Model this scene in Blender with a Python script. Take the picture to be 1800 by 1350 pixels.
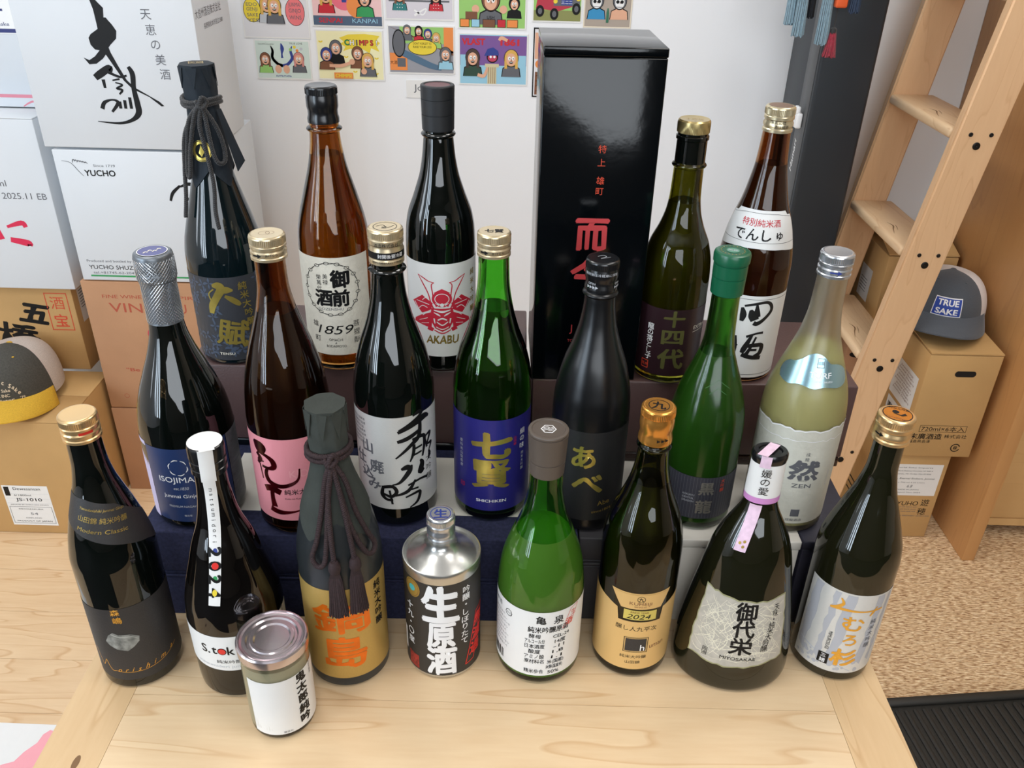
import bpy, bmesh, math, random
from mathutils import Vector, Matrix
from mathutils.geometry import tessellate_polygon
random.seed(7)
R=math.radians
FLOOR=0.68            # everything is modelled with the table top at 0, then lifted so the floor is 0
scene=bpy.context.scene
COL=scene.collection
for o in list(bpy.data.objects): bpy.data.objects.remove(o)

# ------------------------------------------------------------------ camera
th,roll=R(30.248),R(1.448)
F_=Vector((0,math.cos(th),-math.sin(th)));R_=Vector((1,0,0));U_=R_.cross(F_)
Rr=R_*math.cos(roll)+U_*math.sin(roll);Ur=-R_*math.sin(roll)+U_*math.cos(roll)
cd=bpy.data.cameras.new('camera');cam=bpy.data.objects.new('camera',cd);COL.objects.link(cam)
m=Matrix((Rr,Ur,-F_)).transposed().to_4x4();m.translation=Vector((0,0,0.7044+FLOOR));cam.matrix_world=m
cd.sensor_width=36;cd.lens=30.0;cd.clip_start=.05
scene.camera=cam
# ------------------------------------------------------------------ world, lights, exposure
w=bpy.data.worlds.new('world');scene.world=w;w.use_nodes=True
bg=w.node_tree.nodes['Background'];bg.inputs[0].default_value=(.62,.78,1,1);bg.inputs[1].default_value=1.0
vs=scene.view_settings
vs.view_transform='Standard';vs.look='None';vs.gamma=1;vs.use_curve_mapping=False;vs.exposure=0.0
def area(name,loc,target,sx,sy,power,col):
    l=bpy.data.lights.new(name,'AREA');l.shape='RECTANGLE';l.size=sx;l.size_y=sy;l.energy=power;l.color=col
    o=bpy.data.objects.new(name,l);COL.objects.link(o);o.location=Vector(loc)+Vector((0,0,FLOOR))
    d=Vector(target)-Vector(loc);o.rotation_euler=d.to_track_quat('-Z','Y').to_euler();return o
WIN_P,CEIL_P,FILL_P=44,10,48
for k_ in range(3):   # three tall panes of the left shop window
    area('daylight_pane',(-2.90+.20*k_,-1.30-.34*k_,.75),(0,.7,.1),.20,1.9,WIN_P*.36,(.72,.86,1))
area('daylight_door',(-2.95,-.15,.75),(0,.8,.1),.5,1.9,WIN_P*.45,(.80,.90,1))  # another tall area of daylight at the left
for i,(x,y) in enumerate(((-.9,.2),(.9,.2),(-.9,1.4),(.9,1.4),(0,-1.2))):
    area('ceiling_panel',(x,y,1.93),(x,y,0),.6,.6,CEIL_P,(1,.97,.93))
area('shop_front_daylight',(.3,-2.5,.9),(0,.7,0),2.6,1.2,FILL_P,(.88,.94,1))  # added fill lamp behind the camera, brightens the back wall

# ------------------------------------------------------------------ materials
MAT={}
def newmat(name):
    m=bpy.data.materials.new(name);m.use_nodes=True;MAT[name]=m
    return m,m.node_tree,m.node_tree.nodes['Principled BSDF']
def setc(b,col,rough=.5,metal=0,spec=.5):
    b.inputs['Base Color'].default_value=(*col,1);b.inputs['Roughness'].default_value=rough
    b.inputs['Metallic'].default_value=metal;b.inputs['Specular IOR Level'].default_value=spec
def srgb(*c):
    return tuple((v/255/12.92 if v/255<=.04045 else ((v/255+.055)/1.055)**2.4) for v in c)
def mat(name,col,rough=.5,metal=0,spec=.5,noise=0,nscale=20,bump=0,bscale=300,stretch=None,coat=0,sheen=0):
    """simple procedural surface: colour with soft mottling and fine relief"""
    if name in MAT: return MAT[name]
    m,nt,b=newmat(name);c=srgb(*col);setc(b,c,rough,metal,spec)
    b.inputs['Coat Weight'].default_value=coat
    if sheen: b.inputs['Sheen Weight'].default_value=sheen
    tc=nt.nodes.new('ShaderNodeTexCoord');mp=nt.nodes.new('ShaderNodeMapping');nt.links.new(tc.outputs['Object'],mp.inputs[0])
    if stretch: mp.inputs['Scale'].default_value=stretch
    if noise:
        n=nt.nodes.new('ShaderNodeTexNoise');n.inputs['Scale'].default_value=nscale;n.inputs['Detail'].default_value=5
        nt.links.new(mp.outputs[0],n.inputs['Vector'])
        r=nt.nodes.new('ShaderNodeValToRGB');r.color_ramp.elements[0].position=.3;r.color_ramp.elements[1].position=.7
        r.color_ramp.elements[0].color=(*[v*(1-noise) for v in c],1);r.color_ramp.elements[1].color=(*[min(1,v*(1+noise)) for v in c],1)
        nt.links.new(n.outputs[0],r.inputs[0]);nt.links.new(r.outputs[0],b.inputs['Base Color'])
    if bump:
        n=nt.nodes.new('ShaderNodeTexNoise');n.inputs['Scale'].default_value=bscale;n.inputs['Detail'].default_value=3
        nt.links.new(mp.outputs[0],n.inputs['Vector'])
        bp=nt.nodes.new('ShaderNodeBump');bp.inputs['Strength'].default_value=bump;bp.inputs['Distance'].default_value=.001
        nt.links.new(n.outputs[0],bp.inputs['Height']);nt.links.new(bp.outputs[0],b.inputs['Normal'])
    return m
def wood(name,c1,c2,axis='x',scale=1.,rough=.42,contrast=1.,spec=.4,c3=None):
    """maple: long wavy growth lines, fine fibres and faint flame across"""
    if name in MAT: return MAT[name]
    m,nt,b=newmat(name);setc(b,srgb(*c1),rough,0,spec);L=nt.links.new;N=nt.nodes.new
    tc=N('ShaderNodeTexCoord');oi=N('ShaderNodeObjectInfo')
    ad=N('ShaderNodeVectorMath');ad.operation='ADD';sc=N('ShaderNodeVectorMath');sc.operation='SCALE'
    cx=N('ShaderNodeCombineXYZ');L(oi.outputs['Random'],cx.inputs[0]);L(oi.outputs['Random'],cx.inputs[1]);L(oi.outputs['Random'],cx.inputs[2])
    L(cx.outputs[0],sc.inputs[0]);sc.inputs['Scale'].default_value=7;L(tc.outputs['Object'],ad.inputs[0]);L(sc.outputs[0],ad.inputs[1])
    mp=N('ShaderNodeMapping');L(ad.outputs[0],mp.inputs[0])
    s={'x':(1.6,14,14),'y':(14,1.6,14),'z':(14,14,1.6)}[axis];mp.inputs['Scale'].default_value=[v*scale for v in s]
    n1=N('ShaderNodeTexNoise');n1.inputs['Scale'].default_value=1.1;n1.inputs['Detail'].default_value=2;n1.inputs['Distortion'].default_value=.3;L(mp.outputs[0],n1.inputs['Vector'])
    mu=N('ShaderNodeMath');mu.operation='MULTIPLY';mu.inputs[1].default_value=9;L(n1.outputs[0],mu.inputs[0])
    fr=N('ShaderNodeMath');fr.operation='FRACT';L(mu.outputs[0],fr.inputs[0])
    r1=N('ShaderNodeValToRGB');e=r1.color_ramp.elements
    e[0].position=0;e[0].color=(0,0,0,1);e[1].position=.86;e[1].color=(.28,.28,.28,1)
    x=e.new(.95);x.color=(1,1,1,1);x=e.new(1.);x.color=(.1,.1,.1,1);L(fr.outputs[0],r1.inputs[0])
    n2=N('ShaderNodeTexNoise');n2.inputs['Scale'].default_value=14;n2.inputs['Detail'].default_value=4;L(mp.outputs[0],n2.inputs['Vector'])
    n3=N('ShaderNodeTexNoise');n3.inputs['Scale'].default_value=2.5;n3.inputs['Detail'].default_value=2;L(tc.outputs['Object'],n3.inputs['Vector'])
    a1=N('ShaderNodeMath');a1.operation='MULTIPLY_ADD';L(r1.outputs[0],a1.inputs[0]);a1.inputs[1].default_value=.45*contrast
    k=N('ShaderNodeMath');k.operation='MULTIPLY';L(n2.outputs[0],k.inputs[0]);k.inputs[1].default_value=.35*contrast;L(k.outputs[0],a1.inputs[2])
    a2=N('ShaderNodeMath');a2.operation='MULTIPLY_ADD';L(n3.outputs[0],a2.inputs[0]);a2.inputs[1].default_value=.4;L(a1.outputs[0],a2.inputs[2])
    r2=N('ShaderNodeValToRGB');r2.color_ramp.elements[0].position=.1;r2.color_ramp.elements[1].position=.95
    r2.color_ramp.elements[0].color=(*srgb(*c1),1);r2.color_ramp.elements[1].color=(*srgb(*c2),1);L(a2.outputs[0],r2.inputs[0])
    L(r2.outputs[0],b.inputs['Base Color'])
    bp=N('ShaderNodeBump');bp.inputs['Strength'].default_value=.12;bp.inputs['Distance'].default_value=.0005;L(n2.outputs[0],bp.inputs['Height']);L(bp.outputs[0],b.inputs['Normal'])
    return m
def glass(name,col,rough=.0,ior=1.48,trans=1.):
    if name in MAT: return MAT[name]
    m,nt,b=newmat(name);setc(b,srgb(*col),rough,0,.5)
    b.inputs['Transmission Weight'].default_value=trans;b.inputs['IOR'].default_value=ior
    n=nt.nodes.new('ShaderNodeTexNoise');n.inputs['Scale'].default_value=18;tc=nt.nodes.new('ShaderNodeTexCoord');nt.links.new(tc.outputs['Object'],n.inputs['Vector'])
    bp=nt.nodes.new('ShaderNodeBump');bp.inputs['Strength'].default_value=.05;bp.inputs['Distance'].default_value=.002
    nt.links.new(n.outputs[0],bp.inputs['Height']);nt.links.new(bp.outputs[0],b.inputs['Normal'])
    return m
# wall paint, card, cloth, print
WHITE=mat('white_paint',(238,240,243),.55,noise=.01,nscale=3)
KRAFT=mat('kraft_card',(192,154,102),.75,noise=.06,nscale=8,bump=.25,bscale=180,spec=.25)
KRAFT_R=mat('reddish_kraft_card',(182,138,104),.75,noise=.06,nscale=8,bump=.25,bscale=180,spec=.25)
CARTON=mat('white_card',(216,221,226),.5,noise=.015,nscale=4,spec=.35)
NAVY=mat('navy_cloth',(42,45,70),.85,noise=.25,nscale=260,bump=.5,bscale=900,spec=.2)
BROWNP=mat('brown_leatherette',(84,62,60),.42,noise=.10,nscale=9,bump=.2,bscale=500,spec=.45)
CHARC=mat('charcoal_card',(52,50,54),.6,noise=.05,nscale=30)
CREAMC=mat('cream_card',(232,228,218),.55)
BLACKG=mat('black_gloss_card',(4,7,10),.12,spec=.42,bump=.15,bscale=60)
BLACKM=mat('black_metal',(36,42,48),.38,metal=.0,spec=.5,bump=.1,bscale=700)
DGREY=mat('dark_grey_metal',(84,86,88),.4,spec=.4)
GAP=mat('dark_gap',(20,14,10),.9)
M_BLK=mat('black_ink',(14,14,15),.5,spec=.3)
M_GREYI=mat('grey_ink',(96,98,104),.5)
M_LGREY=mat('pale_grey_ink',(190,194,200),.5)
M_WHT=mat('white_ink',(238,238,238),.5)
M_RED=mat('red_ink',(196,38,52),.45)
M_ORR=mat('vermilion_ink',(214,72,44),.5)
M_DRED=mat('dull_red_ink',(176,82,60),.7)
M_PINKI=mat('pink_ink',(206,84,112),.5)
M_BLUE=mat('blue_ink',(44,62,140),.45)
M_GRN=mat('green_ink',(48,150,84),.5)
M_YEL=mat('yellow_ink',(232,208,60),.5)
M_SKIN=mat('peach_ink',(222,170,140),.5)
M_TEAL=mat('teal_ink',(70,170,168),.5)
M_ORG=mat('orange_ink',(232,140,70),.5)
M_SKY=mat('sky_blue_ink',(150,200,222),.5)
M_PUR=mat('purple_ink',(120,84,150),.5)
M_BRN=mat('brown_ink',(120,76,50),.5)
M_LIME=mat('lime_ink',(150,200,110),.5)
M_HAIRY=mat('blond_ink',(214,170,84),.5)
GOLDF=mat('gold_foil',(214,190,96),.32,metal=.75,noise=.18,nscale=60)
GOLDD=mat('deep_gold_foil',(190,160,80),.35,metal=.6,noise=.1,nscale=60)
GOLDO=mat('orange_gold_ink',(230,168,62),.4,metal=.3)
ORF=mat('orange_foil',(236,118,28),.3,metal=.45,noise=.12,nscale=60)
REDF=mat('red_foil',(92,8,20),.22,metal=.6,noise=.9,nscale=40)
SILF=mat('silver_foil',(200,204,206),.32,metal=.7)
BRUSHGOLD=mat('brushed_gold_paper',(196,164,92),.42,metal=.45,noise=.08,nscale=300,stretch=(30,30,1))
SILPAPER=mat('silver_paper',(216,216,212),.42,metal=.25,noise=.05,nscale=300,stretch=(1,1,20))
CREAM=mat('cream_washi',(228,223,208),.7,noise=.05,nscale=120,bump=.4,bscale=400)
LABW=mat('white_label',(232,232,230),.5,noise=.01,nscale=60)
PINK=mat('pink_label',(234,150,160),.6,bump=.2,bscale=500)
DKLAB=mat('dark_grey_label',(46,44,44),.55,bump=.2,bscale=600)
BLKLAB=mat('black_label',(30,30,31),.5)
NAVYLAB=mat('navy_label',(36,56,100),.35,noise=.06,nscale=40,spec=.6)
BLUELAB=mat('royal_blue_label',(42,40,120),.32,noise=.08,nscale=30,spec=.6)
MAROON=mat('maroon_label',(48,28,34),.35,spec=.55)
LILAC=mat('lilac_paper',(200,190,222),.5)
PINKTAPE=mat('pink_marbled_tape',(226,196,216),.6,noise=.12,nscale=160)
# caps
C_GOLD=mat('gold_cap',(236,200,146),.28,metal=.85)
C_CHAMP=mat('champagne_cap',(220,202,166),.3,metal=.8)
C_ORG=mat('orange_gold_cap',(228,160,76),.22,metal=.8)
C_BRASS=mat('brass_cap',(200,178,122),.28,metal=.8)
C_CREAM=mat('pale_gold_cap',(212,198,164),.25,metal=.7)
C_SIL=mat('silver_cap',(205,208,212),.25,metal=.85)
C_BLK=mat('black_cap',(20,21,23),.22,spec=.6)
C_MBLK=mat('matte_black_cap',(32,34,37),.5)
C_GRN=mat('green_cap',(16,92,62),.3,spec=.6)
C_TAUPE=mat('taupe_cap',(88,78,70),.45)
NETF=mat('silver_net_foil',(120,126,132),.35,metal=.6)
CANM=mat('can_steel',(200,200,196),.27,metal=.9)
LIDM=mat('lid_steel',(206,196,200),.2,metal=.9)
PAPERW=mat('dark_wrapping_paper',(60,64,60),.8,noise=.08,nscale=60,bump=.35,bscale=260,spec=.2)
PAPERN=mat('blue_black_wrapping_paper',(32,40,48),.7,noise=.08,nscale=60,bump=.25,bscale=260,spec=.3)
CORDB=mat('aubergine_cord',(46,30,32),.8,noise=.3,nscale=400)
CORDK=mat('black_cord',(30,30,32),.6,noise=.4,nscale=400,sheen=.3)
# glass
G_DARK=mat('dark_green_glass',(7,11,9),.03,spec=.7,coat=.0)
G_DARK2=mat('black_brown_glass',(10,8,7),.03,spec=.7)
G_DARKO=mat('dark_olive_glass',(24,24,12),.04,spec=.7)
G_FROSTK=mat('frosted_black_glass',(14,15,17),.28,spec=.5)
G_FROSTG=mat('frosted_grey_glass',(40,44,46),.30,spec=.5)
G_TEALK=mat('blue_black_glass',(9,22,26),.05,spec=.7)
G_GREEN=glass('green_glass',(140,222,112))
G_GREENF=glass('frosted_green_glass',(132,190,104),.14)
G_AMBER=glass('amber_glass',(180,128,66))
G_AMBERD=glass('deep_amber_glass',(160,108,60))
G_OLIVE=glass('olive_glass',(134,132,44))
G_CLEARF=glass('frosted_clear_glass',(240,239,226),.3)
G_CLEAR=glass('clear_glass',(244,246,240))
L_WATER=glass('clear_sake',(238,246,228),0,1.34)
L_CLOUD=mat('cloudy_green_sake',(150,150,100),.6)
L_YEL=mat('hazy_yellow_sake',(204,198,140),.5)
L_GREY=mat('hazy_grey_sake',(196,190,160),.5)
MAPLE=wood('maple_board',(238,214,176),(206,166,120),'x',1.,contrast=.85)
MAPLEY=wood('maple_breadboard',(226,196,152),(194,154,108),'y',1.,contrast=.8)
FLOORW=wood('maple_floor',(238,212,174),(206,166,122),'x',.8)
LADW=wood('ladder_beech',(232,194,152),(204,158,116),'z',1.,contrast=.6)
TREADW=wood('tread_birch',(234,206,168),(198,158,118),'y',1.,contrast=.7)
PANELW=wood('cabinet_ply',(210,158,102),(174,124,76),'z',.6,contrast=.5)
DRAWW=wood('drawer_maple',(218,178,122),(190,146,94),'x',.6,contrast=.4)
def sisal():
    m,nt,b=newmat('sisal_weave');L=nt.links.new;N=nt.nodes.new;setc(b,srgb(186,154,118),.9,0,.15)
    tc=N('ShaderNodeTexCoord');mp=N('ShaderNodeMapping');mp.inputs['Scale'].default_value=(75,360,75);L(tc.outputs['Object'],mp.inputs[0])
    n=N('ShaderNodeTexNoise');n.inputs['Scale'].default_value=1;n.inputs['Detail'].default_value=3;n.inputs['Distortion'].default_value=.6;L(mp.outputs[0],n.inputs['Vector'])
    r=N('ShaderNodeValToRGB');e=r.color_ramp.elements;e[0].position=.33;e[0].color=(*srgb(150,110,76),1);e[1].position=.66;e[1].color=(*srgb(246,222,184),1)
    x=e.new(.5);x.color=(*srgb(216,180,138),1);L(n.outputs[0],r.inputs[0]);L(r.outputs[0],b.inputs['Base Color'])
    bp=N('ShaderNodeBump');bp.inputs['Strength'].default_value=.8;bp.inputs['Distance'].default_value=.004;L(n.outputs[0],bp.inputs['Height']);L(bp.outputs[0],b.inputs['Normal'])
    return m
SISAL=sisal()
def washi():
    m,nt,b=newmat('fibrous_washi');L=nt.links.new;N=nt.nodes.new;setc(b,srgb(200,194,180),.75,0,.2)
    tc=N('ShaderNodeTexCoord');prev=None
    for k,(ro,s) in enumerate(((.4,190),(1.6,230),(2.5,160))):
        mp=N('ShaderNodeMapping');mp.inputs['Rotation'].default_value=(.3*k,ro,ro*.7);mp.inputs['Scale'].default_value=(1,1,1);L(tc.outputs['Object'],mp.inputs[0])
        n=N('ShaderNodeTexNoise');n.inputs['Scale'].default_value=s;n.inputs['Detail'].default_value=1;n.inputs['Distortion'].default_value=1.5;L(mp.outputs[0],n.inputs['Vector'])
        a=N('ShaderNodeMath');a.operation='SUBTRACT';L(n.outputs[0],a.inputs[0]);a.inputs[1].default_value=.5
        c=N('ShaderNodeMath');c.operation='ABSOLUTE';L(a.outputs[0],c.inputs[0])
        if prev is None: prev=c
        else:
            d=N('ShaderNodeMath');d.operation='MINIMUM';L(prev.outputs[0],d.inputs[0]);L(c.outputs[0],d.inputs[1]);prev=d
    r=N('ShaderNodeValToRGB');e=r.color_ramp.elements;e[0].position=.0;e[0].color=(*srgb(236,230,212),1);e[1].position=.045;e[1].color=(*srgb(178,171,158),1)
    x=e.new(.018);x.color=(*srgb(226,219,200),1);L(prev.outputs[0],r.inputs[0]);L(r.outputs[0],b.inputs['Base Color']);return m
WASHI=washi()

# ------------------------------------------------------------------ object helpers
GROUPS={'carton':'shipping cartons stacked round the table','gift_box':'gift boxes used as risers for the bottles','illustrated_card':'hand-drawn cards stuck on the wall','tassel':'tassels hanging by the black column','baseball_cap':'baseball caps lying on cartons','paper_sheet':'loose sheets of paper'}
ROOTS=[]
def link(name,me,parent=None,loc=(0,0,0)):
    o=bpy.data.objects.new(name,me);COL.objects.link(o)
    o.location=loc
    if parent: o.parent=parent
    else: ROOTS.append(o)
    return o
def thing(name,label,cat,loc=(0,0,0),rz=0,group=None,rot=None):
    o=link(name,None,None,loc);o.rotation_euler=rot or (0,0,rz);o.empty_display_size=.02
    o['label']=label;o['category']=cat
    group=group or GROUPS.get(name)
    if name=='sake_bottle':group='sake bottles in the front row' if loc[2]<.05 else 'sake bottles in the middle row' if loc[2]<.2 else 'sake bottles in the back row'
    if group:o['group']=group
    return o
def tag(o,label,cat,group=None):
    o['label']=label;o['category']=cat
    if group:o['group']=group
    return o
def mk(name,verts,faces,m,parent=None,smooth=False,loc=(0,0,0),angle=40):
    me=bpy.data.meshes.new(name);me.from_pydata([tuple(v) for v in verts],[],faces);me.update()
    bm=bmesh.new();bm.from_mesh(me);bmesh.ops.recalc_face_normals(bm,faces=bm.faces);bm.to_mesh(me);bm.free()
    if smooth:
        for p in me.polygons:p.use_smooth=True
        me.set_sharp_from_angle(angle=R(angle))
    me.materials.append(m);return link(name,me,parent,loc)
def boxvf(x0,x1,y0,y1,z0,z1):
    v=[(x,y,z) for z in (z0,z1) for y in (y0,y1) for x in (x0,x1)]
    f=[(0,2,3,1),(4,5,7,6),(0,1,5,4),(2,6,7,3),(0,4,6,2),(1,3,7,5)];return v,f
def box(name,x0,x1,y0,y1,z0,z1,m,parent=None,bev=0,seg=2):
    v,f=boxvf(x0,x1,y0,y1,z0,z1)
    me=bpy.data.meshes.new(name);me.from_pydata(v,[],f);bm=bmesh.new();bm.from_mesh(me)
    bmesh.ops.recalc_face_normals(bm,faces=bm.faces)
    if bev: bmesh.ops.bevel(bm,geom=list(bm.edges)+list(bm.verts),offset=bev,segments=seg,affect='EDGES',profile=.5)
    bm.to_mesh(me);bm.free();me.materials.append(m)
    if bev:
        for p in me.polygons:p.use_smooth=True
        me.set_sharp_from_angle(angle=R(50))
    return link(name,me,parent)
def merge(parts):
    V=[];F=[]
    for v,f in parts:
        k=len(V);V+=list(v);F+=[tuple(i+k for i in g) for g in f]
    return V,F
def lathevf(prof,seg=64,knurl=None,a0=0,a1=2*math.pi,flat=None):
    """prof: (z_mm, r_mm) list; knurl=(z0,z1,amp)"""
    full=abs(a1-a0-2*math.pi)<1e-6;n=seg if full else seg+1
    V=[];Fc=[]
    for z,r in prof:
        for j in range(n):
            a=a0+(a1-a0)*j/seg;rr=r
            if knurl and knurl[0]<=z<=knurl[1] and j%2: rr=r-knurl[2]
            V.append((rr*math.cos(a)/1000,rr*math.sin(a)/1000,z/1000))
    for i in range(len(prof)-1):
        for j in range(seg):
            k=(j+1)%n if full else j+1
            Fc.append((i*n+j,i*n+k,(i+1)*n+k,(i+1)*n+j))
    return V,Fc
def lathe(name,prof,m,parent=None,seg=64,caps=(True,True),knurl=None,angle=35,loc=(0,0,0)):
    V,Fc=lathevf(prof,seg,knurl);n=seg
    if caps[0] and prof[0][1]>0: Fc.append(tuple(range(n))[::-1])
    if caps[1] and prof[-1][1]>0: k=(len(prof)-1)*n;Fc.append(tuple(range(k,k+n)))
    return mk(name,V,Fc,m,parent,True,loc,angle)
def smoothprof(pts,step=3.):
    """monotone cubic through (z,r) points"""
    n=len(pts);h=[pts[i+1][0]-pts[i][0] for i in range(n-1)];d=[(pts[i+1][1]-pts[i][1])/h[i] for i in range(n-1)]
    t=[d[0]]+[0 if d[i-1]*d[i]<=0 else 2/(1/d[i-1]+1/d[i]) for i in range(1,n-1)]+[d[-1]]
    out=[]
    for i in range(n-1):
        k=max(1,int(math.ceil(h[i]/step)))
        if abs(d[i])<1e-9:k=1
        for q in range(k):
            s=q/k;a=2*s**3-3*s*s+1;b=s**3-2*s*s+s;c=-2*s**3+3*s*s;e=s**3-s*s
            out.append((pts[i][0]+s*h[i],a*pts[i][1]+b*h[i]*t[i]+c*pts[i+1][1]+e*h[i]*t[i+1]))
    out.append(pts[-1]);return out
def interp(prof,z):
    if z<=prof[0][0]:return prof[0][1]
    for (a,b),(c,d) in zip(prof,prof[1:]):
        if z<=c:return b+(d-b)*(z-a)/(c-a) if c>a else d
    return prof[-1][1]
def tubevf(path,r,seg=8,closed=False):
    pts=[Vector(p) for p in path];n=len(pts);V=[];Fc=[];up=Vector((0,0,1));prevn=None
    for i,p in enumerate(pts):
        t=(pts[min(i+1,n-1)]-pts[max(i-1,0)]).normalized()
        if prevn is None: nn=t.orthogonal().normalized()
        else: nn=(prevn-t*prevn.dot(t)).normalized()
        prevn=nn;b=t.cross(nn);rr=r[i] if isinstance(r,(list,tuple)) else r
        for j in range(seg):
            a=2*math.pi*j/seg;V.append(p+nn*math.cos(a)*rr+b*math.sin(a)*rr)
    for i in range(n-1):
        for j in range(seg):
            k=(j+1)%seg;Fc.append((i*seg+j,i*seg+k,(i+1)*seg+k,(i+1)*seg+j))
    Fc.append(tuple(range(seg))[::-1]);Fc.append(tuple((n-1)*seg+j for j in range(seg)));return V,Fc
def catmull(pts,k=8):
    P=[Vector(p) for p in pts];out=[]
    for i in range(len(P)-1):
        a=P[max(i-1,0)];b=P[i];c=P[i+1];d=P[min(i+2,len(P)-1)]
        for q in range(k):
            t=q/k;out.append(.5*((2*b)+(c-a)*t+(2*a-5*b+4*c-d)*t*t+(3*b-a-3*c+d)*t**3))
    out.append(P[-1]);return out
def ropevf(pts,r,pitch=.006,strands=3):
    """braided cord: strands twisted round a centre line"""
    C=catmull(pts,10);L=[0]
    for a,b in zip(C,C[1:]):L.append(L[-1]+(b-a).length)
    n=max(8,int(L[-1]/(pitch/7)));S=[];j=0
    for i in range(n+1):
        s=L[-1]*i/n
        while j<len(L)-2 and L[j+1]<s:j+=1
        t=(s-L[j])/max(1e-9,L[j+1]-L[j]);S.append(C[j].lerp(C[j+1],min(1,max(0,t))))
    parts=[];prev=None;fr=[]
    for i,p in enumerate(S):
        t=(S[min(i+1,n)]-S[max(i-1,0)]).normalized()
        nn=t.orthogonal().normalized() if prev is None else (prev-t*prev.dot(t)).normalized()
        prev=nn;fr.append((nn,t.cross(nn)))
    for k in range(strands):
        path=[]
        for i,p in enumerate(S):
            a=2*math.pi*(i/n*L[-1]/pitch+k/strands);path.append(p+(fr[i][0]*math.cos(a)+fr[i][1]*math.sin(a))*r*.5)
        parts.append(tubevf(path,r*.62,6))
    return merge(parts)

# ------------------------------------------------------------------ flat print (lettering, emblems) in millimetres
_tc=bpy.data.curves.new('type','FONT');_to=bpy.data.objects.new('type',_tc);COL.objects.link(_to);_tc.resolution_u=3
_G={}
def glyph(s,bold=0.,res=3):
    k=(s,round(bold,3),res)
    if k in _G:return _G[k]
    _tc.body=s;_tc.offset=bold;_tc.resolution_u=res;_tc.align_x='LEFT'
    me=bpy.data.meshes.new_from_object(_to)
    V=[(v.co.x,v.co.y) for v in me.vertices];Fc=[tuple(p.vertices) for p in me.polygons];bpy.data.meshes.remove(me)
    if not V:_G[k]=([],[],0,0);return _G[k]
    x0=min(v[0] for v in V);x1=max(v[0] for v in V);y0=min(v[1] for v in V);y1=max(v[1] for v in V)
    cx,cy=(x0+x1)/2,(y0+y1)/2
    _G[k]=([(a-cx,b-cy) for a,b in V],Fc,x1-x0,y1-y0);return _G[k]
class Print:
    def __init__(s): s.L={}      # (name,layer,mat) -> list of (V,F)
    def add(s,V,Fc,m,name='lettering',layer=1): s.L.setdefault((name,layer,m.name),[]).append((V,Fc))
    def t(s,txt,u,v,h,m,name='lettering',bold=0.,w=None,rot=0,sx=1.,shear=0.,rough=0.,layer=1,res=3):
        """text whose glyph box is centred on u,v; h = em size; w = fit width"""
        V,Fc,W,H=glyph(txt,0,res)
        if not V:return
        if bold>0:
            bb=min(bold*.8,.046 if max(map(ord,txt))>0x2fff else .06);dd=[(bb*math.cos(q*math.pi/3),bb*math.sin(q*math.pi/3)) for q in range(6)]
            W+=2*bb
        else:dd=[(0,0)]
        V0=V
        k=h;kx=h*sx
        if w:kx=w/W
        c,sn=math.cos(R(rot)),math.sin(R(rot));ph=random.random()*9
        for dx,dy in dd:
          out=[]
          for a,b in V0:
            a+=dx;b+=dy
            if rough:
                a+=rough*(math.sin(b*23+ph+a*9)+.6*math.sin(a*41+b*31+ph*2));b+=rough*(math.sin(a*19+ph*3)+.6*math.sin(b*37+a*13))
            x=a*kx+b*k*shear;y=b*k;out.append((u+x*c-y*sn,v+x*sn+y*c))
          s.add(out,Fc,m,name,layer)
    def tv(s,txt,u,v,h,m,gap=1.08,du=0,**kw):
        """vertical text, centred on u, first character's centre at v"""
        for i,ch in enumerate(txt):
            if ch!=' ':s.t(ch,u+du*i,v-i*h*gap,h,m,**kw)
    def poly(s,pts,m,name='emblem',layer=1):
        tri=tessellate_polygon([[Vector((a,b,0)) for a,b in pts]]);s.add(list(pts),[tuple(t) for t in tri],m,name,layer)
    def rect(s,u0,u1,v0,v1,m,name='emblem',layer=1): s.add([(u0,v0),(u1,v0),(u1,v1),(u0,v1)],[(0,1,2,3)],m,name,layer)
    def frame(s,u0,u1,v0,v1,t,m,name='border',layer=1):
        for a,b,c,d in ((u0,u1,v0,v0+t),(u0,u1,v1-t,v1),(u0,u0+t,v0,v1),(u1-t,u1,v0,v1)):s.rect(a,b,c,d,m,name,layer)
    def disc(s,u,v,r,m,name='emblem',layer=1,ry=None,n=24):
        ry=ry or r;s.poly([(u+r*math.cos(2*math.pi*i/n),v+ry*math.sin(2*math.pi*i/n)) for i in range(n)],m,name,layer)
    def ring(s,u,v,r,t,m,name='emblem',layer=1,ry=None,n=40,a0=0,a1=360):
        ry=ry or r;V=[];Fc=[]
        for i in range(n+1):
            a=R(a0+(a1-a0)*i/n);V+=[(u+r*math.cos(a),v+ry*math.sin(a)),(u+(r-t)*math.cos(a),v+(ry-t)*math.sin(a))]
        for i in range(n):Fc.append((2*i,2*i+1,2*i+3,2*i+2))
        s.add(V,Fc,m,name,layer)
    def stroke(s,pts,m,name='lettering',layer=1,w=None,k=5,sx=1,sy=1,ou=0,ov=0,sw=1):
        """brush stroke through (x,y[,width])"""
        P=[(ou+p[0]*sx,ov+p[1]*sy,(p[2] if len(p)>2 else w)*sw) for p in pts]
        C=catmull(P,k) if len(P)>2 else [Vector(p) for p in P];V=[];Fc=[];n=len(C)
        for i,p in enumerate(C):
            t=C[min(i+1,n-1)]-C[max(i-1,0)];d=Vector((-t.y,t.x));d=d.normalized() if d.length else Vector((0,1))
            hw=max(.02,p.z/2);V+=[(p.x+d.x*hw,p.y+d.y*hw),(p.x-d.x*hw,p.y-d.y*hw)]
        for i in range(n-1):Fc.append((2*i,2*i+1,2*i+3,2*i+2))
        s.add(V,Fc,m,name,layer)
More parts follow.
